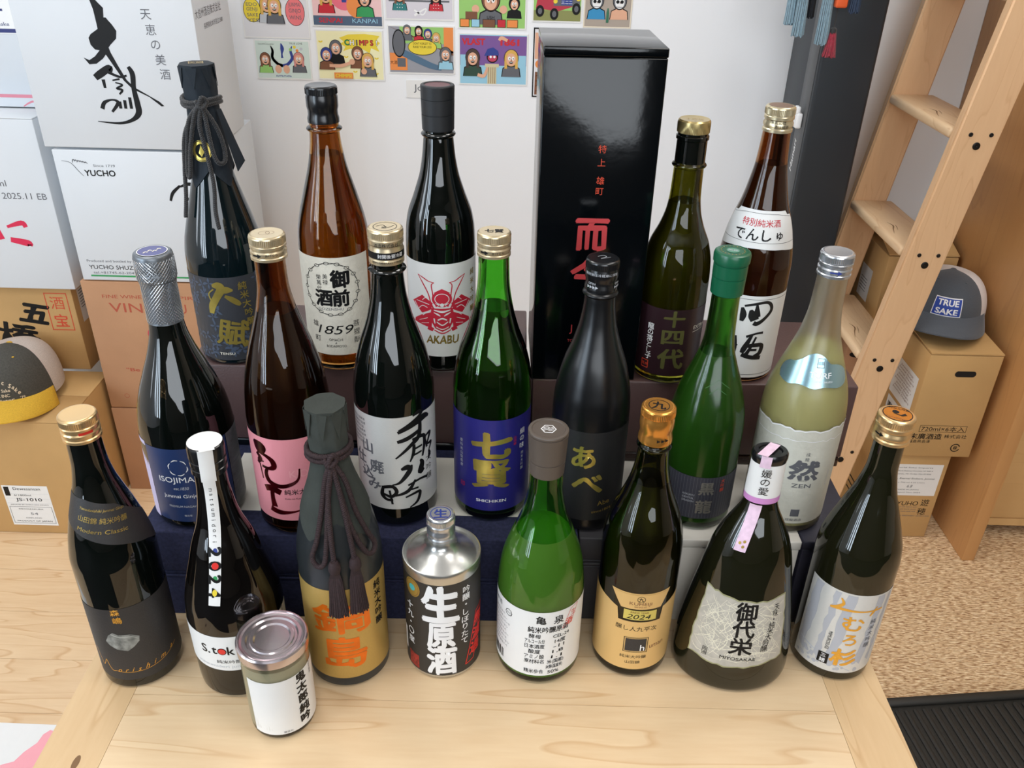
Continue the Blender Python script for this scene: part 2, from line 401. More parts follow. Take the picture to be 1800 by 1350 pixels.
    def build(s,parent,fn,cut=None,eps=.18,prefix=None):
        """fn(u,v,lift_mm)->xyz ; cut=(step_u,step_v) splits the flat print so it can bend"""
        obs=[]
        for (name,layer,mn),els in s.L.items():
            V,Fc=merge([([(a,b,(i%11)*.010) for a,b in v_],f_) for i,(v_,f_) in enumerate(els)]);bm=bmesh.new();vs_=[bm.verts.new(q) for q in V]
            for f in Fc:
                try:bm.faces.new([vs_[i] for i in f])
                except ValueError:pass
            if cut:
                for ax,st in ((0,cut[0]),(1,cut[1])):
                    if not st:continue
                    c=[v.co[ax] for v in bm.verts];a=math.floor(min(c)/st)+1;b=math.ceil(max(c)/st)
                    no=(1,0,0) if ax==0 else (0,1,0)
                    for i in range(a,b):
                        bmesh.ops.bisect_plane(bm,geom=bm.verts[:]+bm.edges[:]+bm.faces[:],dist=1e-5,plane_co=tuple(i*st*q for q in no),plane_no=no)
            bm.normal_update()
            for f in bm.faces:
                if f.normal.z<0:f.normal_flip()
            for v in bm.verts:v.co=Vector(fn(v.co.x,v.co.y,eps*layer+v.co.z))
            me=bpy.data.meshes.new(name);bm.to_mesh(me);bm.free();me.materials.append(MAT[mn])
            if cut:
                for p in me.polygons:p.use_smooth=True
            obs.append(link(name,me,parent))
        return obs
def flatfn(o,ux,uy):
    o=Vector(o);ux=Vector(ux);uy=Vector(uy);n=ux.cross(uy)
    return lambda u,v,l:o+ux*(u/1000)+uy*(v/1000)+n*(l/1000)
def flatlabel(parent,o,ux,uy,pts,m,pr=None,name='label',lift=.3):
    """thin printed paper on a flat face: pts in mm"""
    P=Print();P.poly(pts,m,name,1);ob=P.build(parent,flatfn(o,ux,uy),None,lift)[0]
    if pr:pr.build(ob,flatfn(o,ux,uy),None,lift*1.0+.0) if False else pr.build(ob,(lambda f:lambda u,v,l:f(u,v,l+lift))(flatfn(o,ux,uy)),None,.25)
    return ob
def rect_pts(u0,u1,v0,v1):return [(u0,v0),(u1,v0),(u1,v1),(u0,v1)]

# ------------------------------------------------------------------ the room
def struct(o):o['kind']='structure';return o
WY=2.20
fl=struct(box('floor',-3.0,3.6,-2.6,WY+.1,-.80,-.70,GAP))
# maple floor boards on the left, laid along x
y=.30;k=0
while y<WY-.01:
    wd=min(.13,WY-y)
    cuts=[-3.0,-1.9+.5*((k*37)%10)/10,-.30]
    for a,b in zip(cuts,cuts[1:]):box('plank',a+.0006,b-.0006,y+.0004,y+wd-.0004,-.70,-.68,FLOORW,fl)
    y+=wd;k+=1
sr=box('sisal_floor_covering',-.30,3.6,-.6,WY,-.70,-.68,SISAL,fl)
struct(box('wall_back',-3.0,3.6,WY,WY+.1,-.80,2.0,WHITE))
struct(box('wall_left',-3.1,-3.0,-2.6,WY+.1,-.80,2.0,WHITE))
struct(box('wall_right',3.6,3.7,-2.6,WY+.1,-.80,2.0,mat('warm_paint',(206,190,168),.6)))
struct(box('wall_front',-3.1,3.7,-2.72,-2.62,-.80,2.0,mat('shadowed_paint',(92,86,80),.7)))  # dark colour stands for cameraman and shelf in the reflections
struct(box('ceiling',-3.1,3.7,-2.7,WY+.1,2.0,2.1,WHITE))

# ------------------------------------------------------------------ table
tb=thing('table','maple table with breadboard ends that carries the rows of bottles','table',(-.018,.80,0))
def tbox(name,x0,x1,y0,y1,z0,z1,m,bev=0,par=tb):
    return box(name,x0+.018,x1+.018,y0-.80,y1-.80,z0,z1,m,par,bev,1)
ys=[.455,.575,.70,.835,.965,1.10]
for a,b in zip(ys,ys[1:]):tbox('board',-.3695,.3305,a+.0002,b-.0002,-.03,0,MAPLE)
tbox('breadboard_end',-.4285,-.3699,.455,1.10,-.03,0,MAPLEY);tbox('breadboard_end',.3309,.3885,.455,1.10,-.03,0,MAPLEY)
for x in (-.40,.32):
    for yy in (.48,1.035):tbox('leg',x,x+.04,yy,yy+.04,-.68,-.03,MAPLEY,.002)
tbox('apron',-.37,.33,.50,.52,-.09,-.03,MAPLE);tbox('apron',-.37,.33,1.04,1.06,-.09,-.03,MAPLE)
kn=Print();kn.disc(-392,497,3.2,mat('dark_knot',(126,92,58),.6),'knot',1,ry=8);kn.build(tb,lambda u,v,l:Vector((u/1000+.018,v/1000-.80,l/1000)),None,.05)

# ------------------------------------------------------------------ risers
Z1,Z2=.1173,.2283
def giftbox(name,label,x0,x1,y0,y1,z0,z1,m,seam=.5,group=None,bev=.0015,base=None,lidm=None):
    cx,cy=(x0+x1)/2,(y0+y1)/2;t=thing(name,label,'box',(cx,cy,z0),group=group)
    h=z1-z0
    a=box('base',x0-cx+.001,x1-cx-.001,y0-cy+.001,y1-cy-.001,0,h*seam+.0,base or m,t,bev)
    box('lid',x0-cx,x1-cx,y0-cy,y1-cy,h*seam+.0008,h,lidm or m,t,bev)
    return t
giftbox('gift_box','navy cloth gift box on the table, lower of the stacked pair at the left',-.384,.0735,.6835,1.00,0,.0582,NAVY,.93)
gb=giftbox('gift_box','navy cloth gift box lying on its twin, under the left bottles of the middle row',-.384,.0735,.6835,1.00,.0586,Z1,NAVY,.08)
giftbox('gift_box','lower charcoal gift box behind the cloudy green bottle of the front row',.0748,.1815,.6905,1.00,0,.083,CHARC,.94)
giftbox('gift_box','upper charcoal gift box under the black frosted bottle of the middle row',.0748,.1815,.6905,1.00,.0834,Z1,CHARC,.1)
giftbox('gift_box','cream white gift box standing between the charcoal and the dark blue boxes',.1826,.3085,.6925,1.00,0,Z1,CREAMC,.9)
giftbox('gift_box','dark blue gift box at the right end under the frosted pale bottle',.3096,.374,.6935,1.00,0,Z1,mat('dark_blue_card',(44,44,60),.6,noise=.1,nscale=200),.9)
# white printed sheets on the boxes
def sheet(label,x0,x1,y0,y1,z,pr=None,rz=0):
    cx,cy=(x0+x1)/2,(y0+y1)/2;o=thing('paper_sheet',label,'paper',(cx,cy,z),rz)
    box('paper',x0-cx,x1-cx,y0-cy,y1-cy,0,.0006,CREAMC,o)
    if pr:pr.build(o.children[0],flatfn((0,0,.0006),(1,0,0),(0,1,0)),None,.12)
p=Print();BLUEG=mat('blue_grey_ink',(120,134,158),.6)
for k in range(86):
    a=k*2.4;rr=22+5*((k*7)%5)/5;u,v=98+rr*math.cos(a),4+rr*math.sin(a)
    p.disc(u,v,1.5,BLUEG,'flower_ring',n=6);p.disc(u+1.6,v+.9,.9,BLUEG,'flower_ring',n=5)
p.t('DAISHICHI',-84,-6,8,M_GREYI,rot=90);p.t('MINOWAMON',-94,-8,8,M_LGREY,rot=90)
p.disc(-112,8,15,mat('pale_blue_ink',(176,196,214),.5),'shape',ry=26)  # pale blue ellipse paints the bluish shadow on the sheet
sheet('white sheet with a blue flower ring lying on the navy box',-.315,.068,.722,.828,Z1+.0002,p)
sheet('plain white sheet on the charcoal box right of the black frosted bottle',.082,.180,.742,.832,Z1+.0002)
giftbox('gift_box','long dark brown gift box under the three bottles at the back left',-.368,.0165,.843,1.008,Z1+.0004,Z2,BROWNP,.09,base=BLACKG,bev=.002)  # black base strip stands for the shadow gap above the navy box
giftbox('gift_box','dark brown gift box on the right under the tall black carton and two bottles',.024,.389,.829,.994,Z1+.0004,Z2,BROWNP,.12,base=mat('brown_gloss',(46,28,22),.2),bev=.002)  # dark base strip paints in the same shadow gap below the box

# tall glossy black carton
cx,cy=.0775,.888
t=thing('bottle_carton','tall glossy black bottle carton with red writing, standing on the right brown box','box',(cx,cy,Z2),R(1.5))
box('body',-.0575,.0575,-.058,.06,0,.342,BLACKG,t,.0012);box('lid',-.0578,.0578,-.0583,.0603,.3424,.351,BLACKG,t,.0012)
p=Print()
for i,ch in enumerate('特上'):p.t(ch,3,258-i*13,8.5,M_ORR)
for i,ch in enumerate('雄町'):p.t(ch,3,227-i*11,8.5,M_ORR)
REDM=mat('matte_red_print',(196,62,66),.5)
p.t('而',-1.5,171,38,REDM,bold=.045,rough=.012,w=34);p.t('今',-2.5,127,40,REDM,bold=.04,rough=.012,w=38)
[p.t(ch,-17+8.5*i,63,12,REDM) for i,ch in enumerate('JIKON')];p.t('TOKUBETSUJUNMAI',0,49,4.6,REDM,w=40)
p.build(t,flatfn((0,-.058,0),(1,0,0),(0,0,1)),None,.3)

# ------------------------------------------------------------------ bottles
PROF={
'mori':[(0,34),(3,38),(8,38.5),(150,38.5),(170,35.8),(200,28.5),(220,22.5),(236,18),(255,15.2),(290,14)],
'stokyo':[(0,40),(4,44.5),(20,45.5),(82,46.3),(104,45),(126,40.5),(150,34),(167,29.5),(195,20),(215,16.2),(235,14.3),(270,13.8)],
'nabe':[(0,36),(3,40),(10,40.5),(145,40.5),(165,39),(182,36),(210,29.5),(240,20),(262,15.5),(300,14)],
'kame':[(0,38),(4,42.5),(10,43.3),(100,43.3),(120,42),(136,39.8),(155,34.5),(170,29),(191,21.5),(210,17.5),(225,15.8),(276,15)],
'kuhei':[(0,35),(3,39),(9,39.5),(145,39.5),(165,38.3),(178,36),(195,30.5),(213,23.5),(230,18.5),(245,15.8),(270,14),(298,13.5)],
'miyo':[(0,54),(4,58.5),(12,59.5),(40,58),(78,53),(116,46.5),(151,40),(168,35),(182,29),(195,22.5),(206,17.5),(220,14.2),(258,13)],
'mimu':[(0,36),(3,39.5),(9,40),(140,40),(158,38.3),(174,34),(199,26),(225,17.8),(249,13.8),(295,13.3)],
'iso':[(0,41),(4,45.5),(10,46.5),(95,46.5),(112,45.6),(130,43),(150,37.5),(168,31),(194,21.5),(212,17),(235,15),(288,14.5)],
'kid':[(0,37),(4,41.3),(10,42),(125,42),(147,40.8),(170,38),(186,34.5),(205,29.5),(221,24.5),(246,17.5),(268,14.3),(305,13.8)],
'ume':[(0,36),(4,40),(10,40.5),(150,40.5),(167,38.5),(185,35),(200,31),(230,21.3),(254,16.5),(275,14.8),(310,14)],
'shichi':[(0,36),(4,39.5),(10,40),(148,40),(165,38.6),(189,33.5),(213,25),(236,19),(263,15.2),(303,14)],
'abe':[(0,35),(4,38.5),(10,39),(130,39),(150,38),(166,35.3),(186,30.5),(208,22.8),(230,17.3),(252,14.8),(288,14)],
'koku':[(0,34),(4,38),(10,38.8),(105,38.8),(125,37.8),(141,35),(162,29.2),(183,21.7),(200,16.5),(215,14.4),(255,13.2),(290,13)],
'zen':[(0,38),(4,41.5),(10,42),(127,42),(145,40.8),(161,38),(180,32),(199,25.5),(222,18.7),(247,15),(292,13.5)],
'tensu':[(0,38),(4,41.5),(10,42),(120,42),(138,40),(155,36),(185,27.5),(215,20),(250,15.8),(300,14)],
'goz':[(0,34),(4,37.5),(10,38),(135,38),(152,37.2),(169,34.5),(196,27.5),(231,18.3),(255,15.3),(296,14.2)],
'aka':[(0,33),(4,37),(10,37.5),(140,37.5),(158,36.8),(175,34.3),(197,26.8),(220,19.8),(240,16.6),(264,14.8),(300,14)],
'juyo':[(0,33),(4,36),(10,36.5),(115,36.5),(135,35.4),(154,31.3),(174,22.8),(190,18),(205,16),(235,15),(276,14.2)],
'den':[(0,35),(4,38.5),(10,39),(130,39),(150,37),(165,34),(181,30),(199,24),(216,20),(240,15.8),(269,13.8),(288,13.3)],
}
class Bottle:
    def __init__(s,key,label,x,y,z,gm,liquid=None,level=None,cat='bottle',name='sake_bottle',ring=None,wall=2.6,seg=80):
        s.key=key;s.prof=smoothprof(PROF[key]);s.rb=max(r for _,r in s.prof)
        s.a0=math.atan2(-x,y)
        s.o=thing(name,label,cat,(x,y,z))
        pr=list(s.prof)
        if ring:   # collar bead on the neck
            z0,amp=ring;base=interp(pr,z0);pr=[q for q in pr if abs(q[0]-z0)>3.2]
            pr+= [(z0+dz,base+amp*math.cos(dz/2.8*math.pi/2)) for dz in (-2.8,-2,-1,0,1,2,2.8)];pr.sort()
        if liquid is None:
            s.body=lathe('glass_body',pr,gm,s.o,seg)
        else:
            inner=[(max(z,6.),max(1.,r-wall)) for z,r in s.prof if z>=6]
            inner=[(6.,.6*inner[0][1])]+[(9.,inner[0][1]*.97)]+[q for q in inner if q[0]>11]
            Vo,Fo=lathevf(pr,seg);Vi,Fi=lathevf(inner,seg);n=seg;k=len(Vo)
            Fc=Fo+[tuple(i+k for i in f[::-1]) for f in Fi]
            Fc.append(tuple(range(n))[::-1]);Fc.append(tuple(k+i for i in range(n)))
            to=(len(pr)-1)*n;ti=k+(len(inner)-1)*n
            for j in range(n):Fc.append((to+j,to+(j+1)%n,ti+(j+1)%n,ti+j))
            s.body=mk('glass_body',Vo+Vi,Fc,gm,s.o,True,angle=50)
            lq=[(z+.0,r+.25) for z,r in inner if z<level];lq[0]=(5.7,lq[0][1]);lq.append((level,interp(inner,level)+.25))
            lathe('sake',lq,liquid,s.o,seg,angle=60)
    def fn(s,rref=None,twist=0):
        rr=rref or s.rb
        def f(u,v,l):
            a=s.a0+twist+u/rr;r=interp(s.prof,v)+l
            return Vector((r*math.sin(a)/1000,-r*math.cos(a)/1000,v/1000))
        return f
    def lab(s,pts,m,pr=None,rref=None,name='label',cut=(3.,None),lift=.22,twist=0):
        P=Print();P.poly(pts,m,name,1);f=s.fn(rref,twist);o=P.build(s.o,f,cut,lift)[0]
        if pr:pr.build(o,lambda u,v,l:f(u,v,l+lift),cut,.13)
        return o
    def topfn(s,z,rot=0):
        a=s.a0+R(rot);c,sn=math.cos(a),math.sin(a)
        return lambda u,v,l:Vector(((u*c-v*sn)/1000,(u*sn+v*c)/1000,(z+l)/1000))
def A(deg,r):return R(deg)*r
def wraplabel(b,d0,d1,v0,v1,m,pr=None,**kw):
    r=b.rb;return b.lab(rect_pts(A(d0,r),A(d1,r),v0,v1),m,pr,**kw)
def screwcap(b,z0,z1,r,m,beads=2,emblem=None,band=None,bandm=None,prints=None):
    H=z1-z0;kz=z1-min(8,H*.36)
    P=[(z0,r*.93),(z0+.4,r),(z0+H*.12,r)]
    zz=z0+H*.12;st=(kz-1-zz)/beads
    for i in range(beads):
        P+=[(zz+st*.15,r-.9),(zz+st*.35,r-.9),(zz+st*.5,r),(zz+st*.9,r)];zz+=st
    P+=[(kz-.8,r-.7),(kz-.2,r-.7),(kz,r),(kz+.02,r+.15),(z1-2.6,r+.15),(z1-2.5,r),(z1-1.2,r-.3),(z1-.3,r-1.2),(z1,r-2.2),(z1-.15,r-3.4)]
    o=lathe('cap',P,m,b.o,120,knurl=(kz+.01,z1-2.55,.45),angle=30)
    if emblem:emblem.build(o,b.topfn(z1-.15),None,.12)
    if prints:
        f=lambda u,v,l:(lambda a:Vector(((r+l)*math.sin(a)/1000,-(r+l)*math.cos(a)/1000,v/1000)))(b.a0+u/r)
        prints.build(o,f,(2.,None),.2)
    return o
def stopper(b,z0,z1,r0,r1,m,seams=(.33,),dish=True,emblem=None):
    P=[(z0,r0-.6),(z0+.8,r0)]
    for s_ in seams:
        z=z0+(z1-z0)*s_;r=r0+(r1-r0)*s_;P+=[(z-.5,r),(z-.3,r-.7),(z+.3,r-.7),(z+.5,r)]
    P+=[(z1-1.2,r1),(z1-.3,r1-.5),(z1,r1-1.4)]
    if dish:P+=[(z1,r1-3.2),(z1-.8,r1-3.8)]
    o=lathe('cap',P,m,b.o,72,angle=30)
    if emblem:emblem.build(o,b.topfn(P[-1][0]),None,.12)
    return o

# ---- front row -------------------------------------------------------
# 1 dark bottle, gold cap, rock label
b=Bottle('mori','dark green bottle with wide gold cap and a grey stone on its black label',-.376,.620,0,G_DARK)
p=Print();r=b.rb
p.t('森',A(-22,r),104,8.5,GOLDO,bold=.01);p.t('嶋',A(-21,r),94,9,GOLDO,bold=.01)
STONE=mat('stone_print',(128,128,122),.8,noise=.5,nscale=160)
p.poly([(-31,66),(-27,74),(-22,78),(-17,75),(-6,74),(1,69),(0,63),(-6,57),(-12,53),(-22,56),(-28,61)],STONE,'stone_picture')
p.stroke([(-24,76,.8),(-16,72,1.2),(-6,71,.8),(0,66,.5)],mat('pale_stone_print',(176,176,168),.8),'stone_highlight',layer=2)
p.stroke([(-50,50,.5),(-47,40,.6),(-44,29,.6),(-41,32,.6),(-38,38,.7),(-36,31,.6),(-33,25,.6),(-28,25.5,.5)],GOLDO,'signature',k=6)
for ch,u_,v_,h_ in (('o',-25,26,9),('r',-18,26,9),('i',-12,27,9),('s',-6,26,9),('h',2,28,10),('i',9,29,9),('m',18,30,9),('a',29,33,9)):p.t(ch,u_,v_,h_*.9,GOLDO,shear=.45,sx=.9,name='signature')
p.stroke([(-28,25,.45),(-10,23.6,.45),(6,24.5,.45),(22,28,.45),(36,34,.45)],GOLDO,'signature')
wraplabel(b,-96,94,13,108,DKLAB,p)
RR=24.;p=Print()
p.t('Yamadanishiki Junmai Ginjo',-2,213,3.4,GOLDD,rot=-13,w=38,shear=.25)
p.t('山田錦 純米吟醸',-3,204,6.2,GOLDD,rot=-13,w=38);p.t('Modern Classic',-5,194,5.5,GOLDD,rot=-13,w=36)
b.lab([(-39,228),(-15,225),(10,216),(26,200),(40,186),(40,150),(24,166),(8,176),(-15,188),(-39,200)],DKLAB,p,rref=RR,name='neck_band',cut=(3.,4.))
p=Print();p.rect(-3,9,288.8,291.3,mat('cap_red',(200,40,30),.4),'red_mark')
screwcap(b,279,303,16.2,C_GOLD,2,prints=p)
# 2 S.tokyo
b=Bottle('stokyo','broad-shouldered black bottle with a white 2024 seal strip running from its cap',-.2685,.618,0,G_DARK2)
p=Print();r=b.rb
p.t('S.',-38,68,15,M_BLK,bold=.02);p.t('t',-28.5,67.5,15,M_BLK,bold=.02);p.disc(-21,67,3.6,mat('bright_red_ink',(222,50,44),.45),'red_dot',layer=2);p.ring(-21,67,4.4,1.0,M_BLK,'lettering')
p.t('k',-12.5,68,15,M_BLK,bold=.02);p.t('y',-4,65.5,15,M_BLK,bold=.02);p.t('o',5,66.6,15,M_BLK,bold=.02);p.t('純米吟醸',A(-20,r),53,5,M_BLK,w=24);p.t('matsumidori junmai ginjo',A(-20,r),46,5,M_LGREY,w=70)
p.tv('醸造年度二〇二四',A(62,r),86,4.5,M_GREYI)
wraplabel(b,-95,80,41,86,LABW,p)
# back label with small print
p=Print()
for i in range(12):p.rect(-14,14-(i*5)%9,92-i*5.2,94-i*5.2,M_GREYI,'small_print')
lathe('cap',[(248,14.2),(249,15.8),(254,15.8),(254.5,15),(257,15),(257.5,16),(262,16),(262.5,15.2),(264,15.2),(264.5,16.2),(274,16.2),(277,15.5),(278,14)],C_BLK,b.o,96,angle=30,knurl=(264.4,273,.3))
sp=[];w0=11.5
prs=b.prof
path=[(279,-13),(279.1,0),(279,11)]   # over the top: disc
top=Print();top.disc(0,0,15.2,LABW,'seal_strip');top.rect(-w0*.55,w0*.6,-17.0,-12,LABW,'seal_strip');ts=top.build(b.o,b.topfn(278.2),None,.3)[0]
def stripfn(v):
    if v>248:return 16.6
    if v>236:return 16.6-(248-v)/12*1.6
    return interp(b.prof,v)+.4
def sfn(u,v,l):
    rr=stripfn(v)+l;a=b.a0+R(-6)+R(-20)*(278-v)/150+u/rr;return Vector((rr*math.sin(a)/1000,-rr*math.cos(a)/1000,v/1000))
P=Print();P.rect(-6.4,7,245,278.5,LABW,'seal_strip');P.rect(-5.4,5.6,122,246,LABW,'seal_strip');st_=P.build(b.o,sfn,(2.,3.),.05)[0]
p=Print()
for i,ch in enumerate('matsumidori'):p.t(ch,0,236-i*5.2,5.6,M_BLK,rot=-90)
for i,(ch,cm) in enumerate(zip('2024',(M_BLUE,M_RED,M_GRN,M_YEL))):
    p.t(ch,0,175-i*13.2,16,M_BLK,rot=-90,bold=.045,sx=1.15,layer=2);p.disc(.3,175-i*13.2,3.2 if i==1 else 2.2,cm if i!=1 else MAT['bright_red_ink'],'colour_fill',layer=3 if i in(1,3) else 1,ry=3.4)
p.build(st_,lambda u,v,l:sfn(u,v,l+.1),(2.,3.),.12)
# wrapped neck paper ---------------------------------------------------
def paperwrap(b,ztop,zmid,zbot,m,rt,n=8,flare=2.5,tip=14,rm=17.5,ph=0.2):
    seg=96;zs=[zbot+(zmid-zbot)*i/10 for i in range(11)]+[zmid+(ztop-zmid)*i/9 for i in range(1,10)]
    V=[];Fc=[]
    for i,z in enumerate(zs):
        for j in range(seg):
            a=2*math.pi*j/seg;saw=abs(((a/(2*math.pi)*n+ph)%1)-.5)*2   # 0..1 pleat
            poly=math.cos(math.pi/n)/math.cos(((a+ph)%(2*math.pi/n))-math.pi/n)
            if z>=zmid:
                f=(z-zmid)/(ztop-zmid);r=(rm+(rt-rm)*f)*(1-.8*f+.8*f*poly)+.9*(1-f)*(saw-.5)+.35*math.sin(a*5+z*.3)
                zz=z
            else:
                f=(z-zbot)/(zmid-zbot);r=max(interp(b.prof,z)+1.1+flare*(1-f)*saw*.5,rm*f)+.9*(saw-.5)*f
                zz=z-(1-f)*tip*(abs(((a/(2*math.pi)*4+.35)%1)-.5)*2)+0*f
                r=max(r,interp(b.prof,zz)+.8)
            V.append((r*math.cos(a)/1000,r*math.sin(a)/1000,zz/1000))
    L=len(zs)
    for i in range(L-1):
        for j in range(seg):Fc.append((i*seg+j,i*seg+(j+1)%seg,(i+1)*seg+(j+1)%seg,(i+1)*seg+j))
    k=(L-1)*seg;V.append((0,0,(ztop+.6)/1000));c=len(V)-1
    for j in range(seg):Fc.append((k+j,k+(j+1)%seg,c))
    o=mk('wrapping_paper',V,Fc,m,b.o,True,angle=24)
    # folded pleat flaps under the rim
    fl=[]
    for q in range(n):
        a=b.a0+2*math.pi*(q+.5)/n+.1;f=[]
        for (da,zz,rr) in ((-.32,ztop-2,rt+.4),(.32,ztop-2,rt+.4),(.05,ztop-(ztop-zmid)*.62,rm+1.6)):
            f.append(((rr)*math.sin(a+da)/1000,-(rr)*math.cos(a+da)/1000,zz/1000))
        g=[(x*.97,y_*.97,z_) for x,y_,z_ in f];fl.append((f+g,[(0,1,2),(3,5,4),(0,3,4,1),(1,4,5,2),(2,5,3,0)]))
    V,Fc=merge(fl);mk('pleats',V,Fc,m,o);return o
def on(b,deg,z,off):
    r=interp(b.prof,z)+off;a=b.a0+R(deg);return (r*math.sin(a)/1000,-r*math.cos(a)/1000,z/1000)
# 3 Nabeshima
b=Bottle('nabe','frosted dark bottle with paper-wrapped top, purple cord and tassels over a gold label',-.1625,.630,0,G_FROSTG)
p=Print();r=b.rb
p.t('鍋',A(-9,r),94,39,ORF,bold=.026,rough=.012,w=58);p.t('島',A(-6,r),50,44,ORF,bold=.032,rough=.012,w=44)
p.tv('純米大吟醸',A(50,r),122,10.5,M_BLK,gap=1.1,bold=.03,rough=.01,name='side_lettering')
wraplabel(b,-93,93,14,132,BRUSHGOLD,p)
paperwrap(b,313,268,205,PAPERW,18.6,8,tip=22)
k1=268
# cord round neck, bow, tassels
rp=[]
for turn in (0,1):rp.append(ropevf([on(b,d,k1-3+turn*5+1.5*math.sin(R(d)),4.4) for d in range(-180,181,20)],.0024))
V,Fc=merge(rp);cord=mk('cord',V,Fc,CORDB,b.o,True,angle=180)
loops=[ropevf([on(b,2,266,6.5),on(b,-14,250,7.5),on(b,-24,215,4.5),on(b,-30,190,4),on(b,-36,172,4.5),on(b,-29,164,5),on(b,-20,168,5),on(b,-16,190,4.8),on(b,-12,225,6),on(b,0,262,8)],.0024),
 ropevf([on(b,2,266,6.5),on(b,24,246,7.5),on(b,32,215,4.5),on(b,42,190,4),on(b,50,173,4.5),on(b,42,166,5),on(b,32,172,5),on(b,20,198,4.5),on(b,12,232,6),on(b,2,262,8)],.0024),
 ropevf([on(b,0,264,7),on(b,-10,235,8),on(b,-10,200,6.5),on(b,-8,168,6)],.0024),ropevf([on(b,2,264,7),on(b,10,235,8),on(b,14,200,6.5),on(b,16,168,6)],.0024),
 ropevf([on(b,-14,268,6),on(b,-2,262,9),on(b,14,267,6),on(b,4,272,7),on(b,-8,262,8)],.0026)]
V,Fc=merge(loops);mk('bow',V,Fc,CORDB,cord,True,angle=180)
for d in (-8,16):
    parts=[];c0=Vector(on(b,d,168,6.5));parts.append(tubevf([c0+Vector((0,0,.004)),c0,c0-Vector((0,0,.006)),c0-Vector((0,0,.009))],[.0035,.0055,.0058,.0045],12))
    for k in range(120):
        a=2*math.pi*k*.618;q=math.sqrt((k+.5)/120);e=Vector(on(b,d+math.cos(a)*q*11.5,108+random.uniform(-3,3),3.5+3*(1+math.sin(a)*q)))
        parts.append(tubevf([c0+Vector((math.cos(a)*.003*q,math.sin(a)*.002*q,-.006)),c0.lerp(e,.35)+Vector((math.cos(a)*.003*q,-.001,0)),c0.lerp(e,.7)+Vector((math.cos(a)*.001,0,0)),e],.0008,4))
    V,Fc=merge(parts);mk('tassel',V,Fc,CORDB,b.o,True,angle=60)
# 4 sake can
x,y_,rc=-.065,.6407,38.5
PROF['can']=[(0,35),(1.5,37.2),(5,38.2),(8,38.2),(129,38.2)]
class Can(Bottle):pass
b=Bottle('can','black and silver can with a narrow silver screw cap and big white brush characters',x,y_,0,CANM,name='sake_can',cat='can')
o=b.body;o.name='can_body'
lathe('shoulder',[(129,38.2),(133,38.6),(137,38.9),(139.5,38.9),(141,38.4),(141.2,37.4),(139.5,36.6),(138.2,36),(140.5,32),(143.5,26),(146.5,20),(149.5,15.8),(153,13.6),(157,13.2),(160,13.2)],CANM,b.o,80,caps=(False,True),angle=40)
p=Print();p.ring(0,0,10,.8,M_BLUE,'ring');p.t('生',0,0,14,M_BLUE,bold=.03)
screwcap(b,158,186,13.8,C_SIL,2,emblem=p)
p=Print();r=38.2
for i,ch in enumerate('生原酒'):p.t(ch,A(-4,r),(104,62,27)[i],(50,38,40)[i],M_WHT,bold=.05,rough=.012,sx=.8)
p.tv('十九・〇度',A(-57,r),92,10,M_WHT,gap=1.2,bold=.02)
p.tv('吟醸・しぼりたて',A(37,r),117,9.5,M_WHT,gap=1.02,du=-.4,bold=.015)
for i,ch in enumerate('無濾過'):p.t(ch,A(66,r)-i*3.6,67-i*18,17,mat('can_red',(214,44,38),.5),bold=.04,name='red_seal',shear=.15)
p.stroke([(A(80,r),80,1.2),(A(50,r),16,1.2)],MAT['can_red'],'red_seal');p.stroke([(A(58,r),78,1.2),(A(34,r),14,1.2)],MAT['can_red'],'red_seal')
p.stroke([(A(58,r),78,1.2),(A(80,r),80,1.2)],MAT['can_red'],'red_seal');p.stroke([(A(34,r),14,1.2),(A(50,r),16,1.2)],MAT['can_red'],'red_seal')
SEALR=mat('seal_red',(150,44,34),.6,noise=.6,nscale=300);p.rect(A(-64,r),A(-42,r),8,26,SEALR,'red_stamp')
p.disc(A(-50,r),117,10,GOLDD,'medal',ry=11.5);p.disc(A(-50,r),117,4.3,M_TEAL,'medal_centre',layer=2,n=7);p.ring(A(-50,r),117,8.6,.4,M_BRN,'medal_ring',layer=2,ry=10)
p.rect(A(-88,r),A(-72,r),22,52,M_WHT,'barcode_patch')
wraplabel(b,-178,178,6,129,mat('can_black',(44,42,40),.5),p,lift=.12)
# 5 Kame: cloudy green
b=Bottle('kame','cloudy green bottle with a grey-brown stopper and handwritten white label in the front row',.034,.642,0,G_GREEN,L_CLOUD,172,ring=None)
p=Print();p.poly([(7.2*math.cos(R(60*i)),7.2*math.sin(R(60*i))) for i in range(6)],M_WHT,'hexagon');p.poly([(6.2*math.cos(R(60*i)),6.2*math.sin(R(60*i))) for i in range(6)],C_TAUPE,'hexagon_inner',2)
for q in (-2.2,0,2.2):p.stroke([(-5,q-1.5,.6),(-1.5,q+1,.7),(1.5,q-1,.7),(5,q+1.5,.6)],M_WHT,'waves',layer=3)
stopper(b,238,285,16.2,18.6,C_TAUPE,(.33,.93),emblem=p)
p=Print();r=b.rb
p.t('亀',A(3,r),91,11,M_BLK,bold=.02,rough=.015);p.t('泉',A(27,r),90,11,M_BLK,bold=.02,rough=.015)
p.t('純米吟醸原酒',A(14,r),78,8.6,M_BLK,bold=.02,w=42,rough=.015)
for i,(a_,c_) in enumerate((('酵母','CEL-24'),('アルコール分','14度'),('日本酒度','-11'),('酸度','1.8'),('アミノ酸','1.1'),('原材料名','米(国産)'),('','米麹(国産米)'),('精米歩合','50%'))):
    v=69-i*7.0
    if a_:p.t(a_,A(-4,r),v+.3,6.2,M_BLK,bold=.012,w=min(20,6*len(a_)),rough=.015)
    p.t(c_,A(32,r)-i*1.0,v-1,6,M_BLK,bold=.012,w=min(18,4.0*len(c_)),rough=.015)
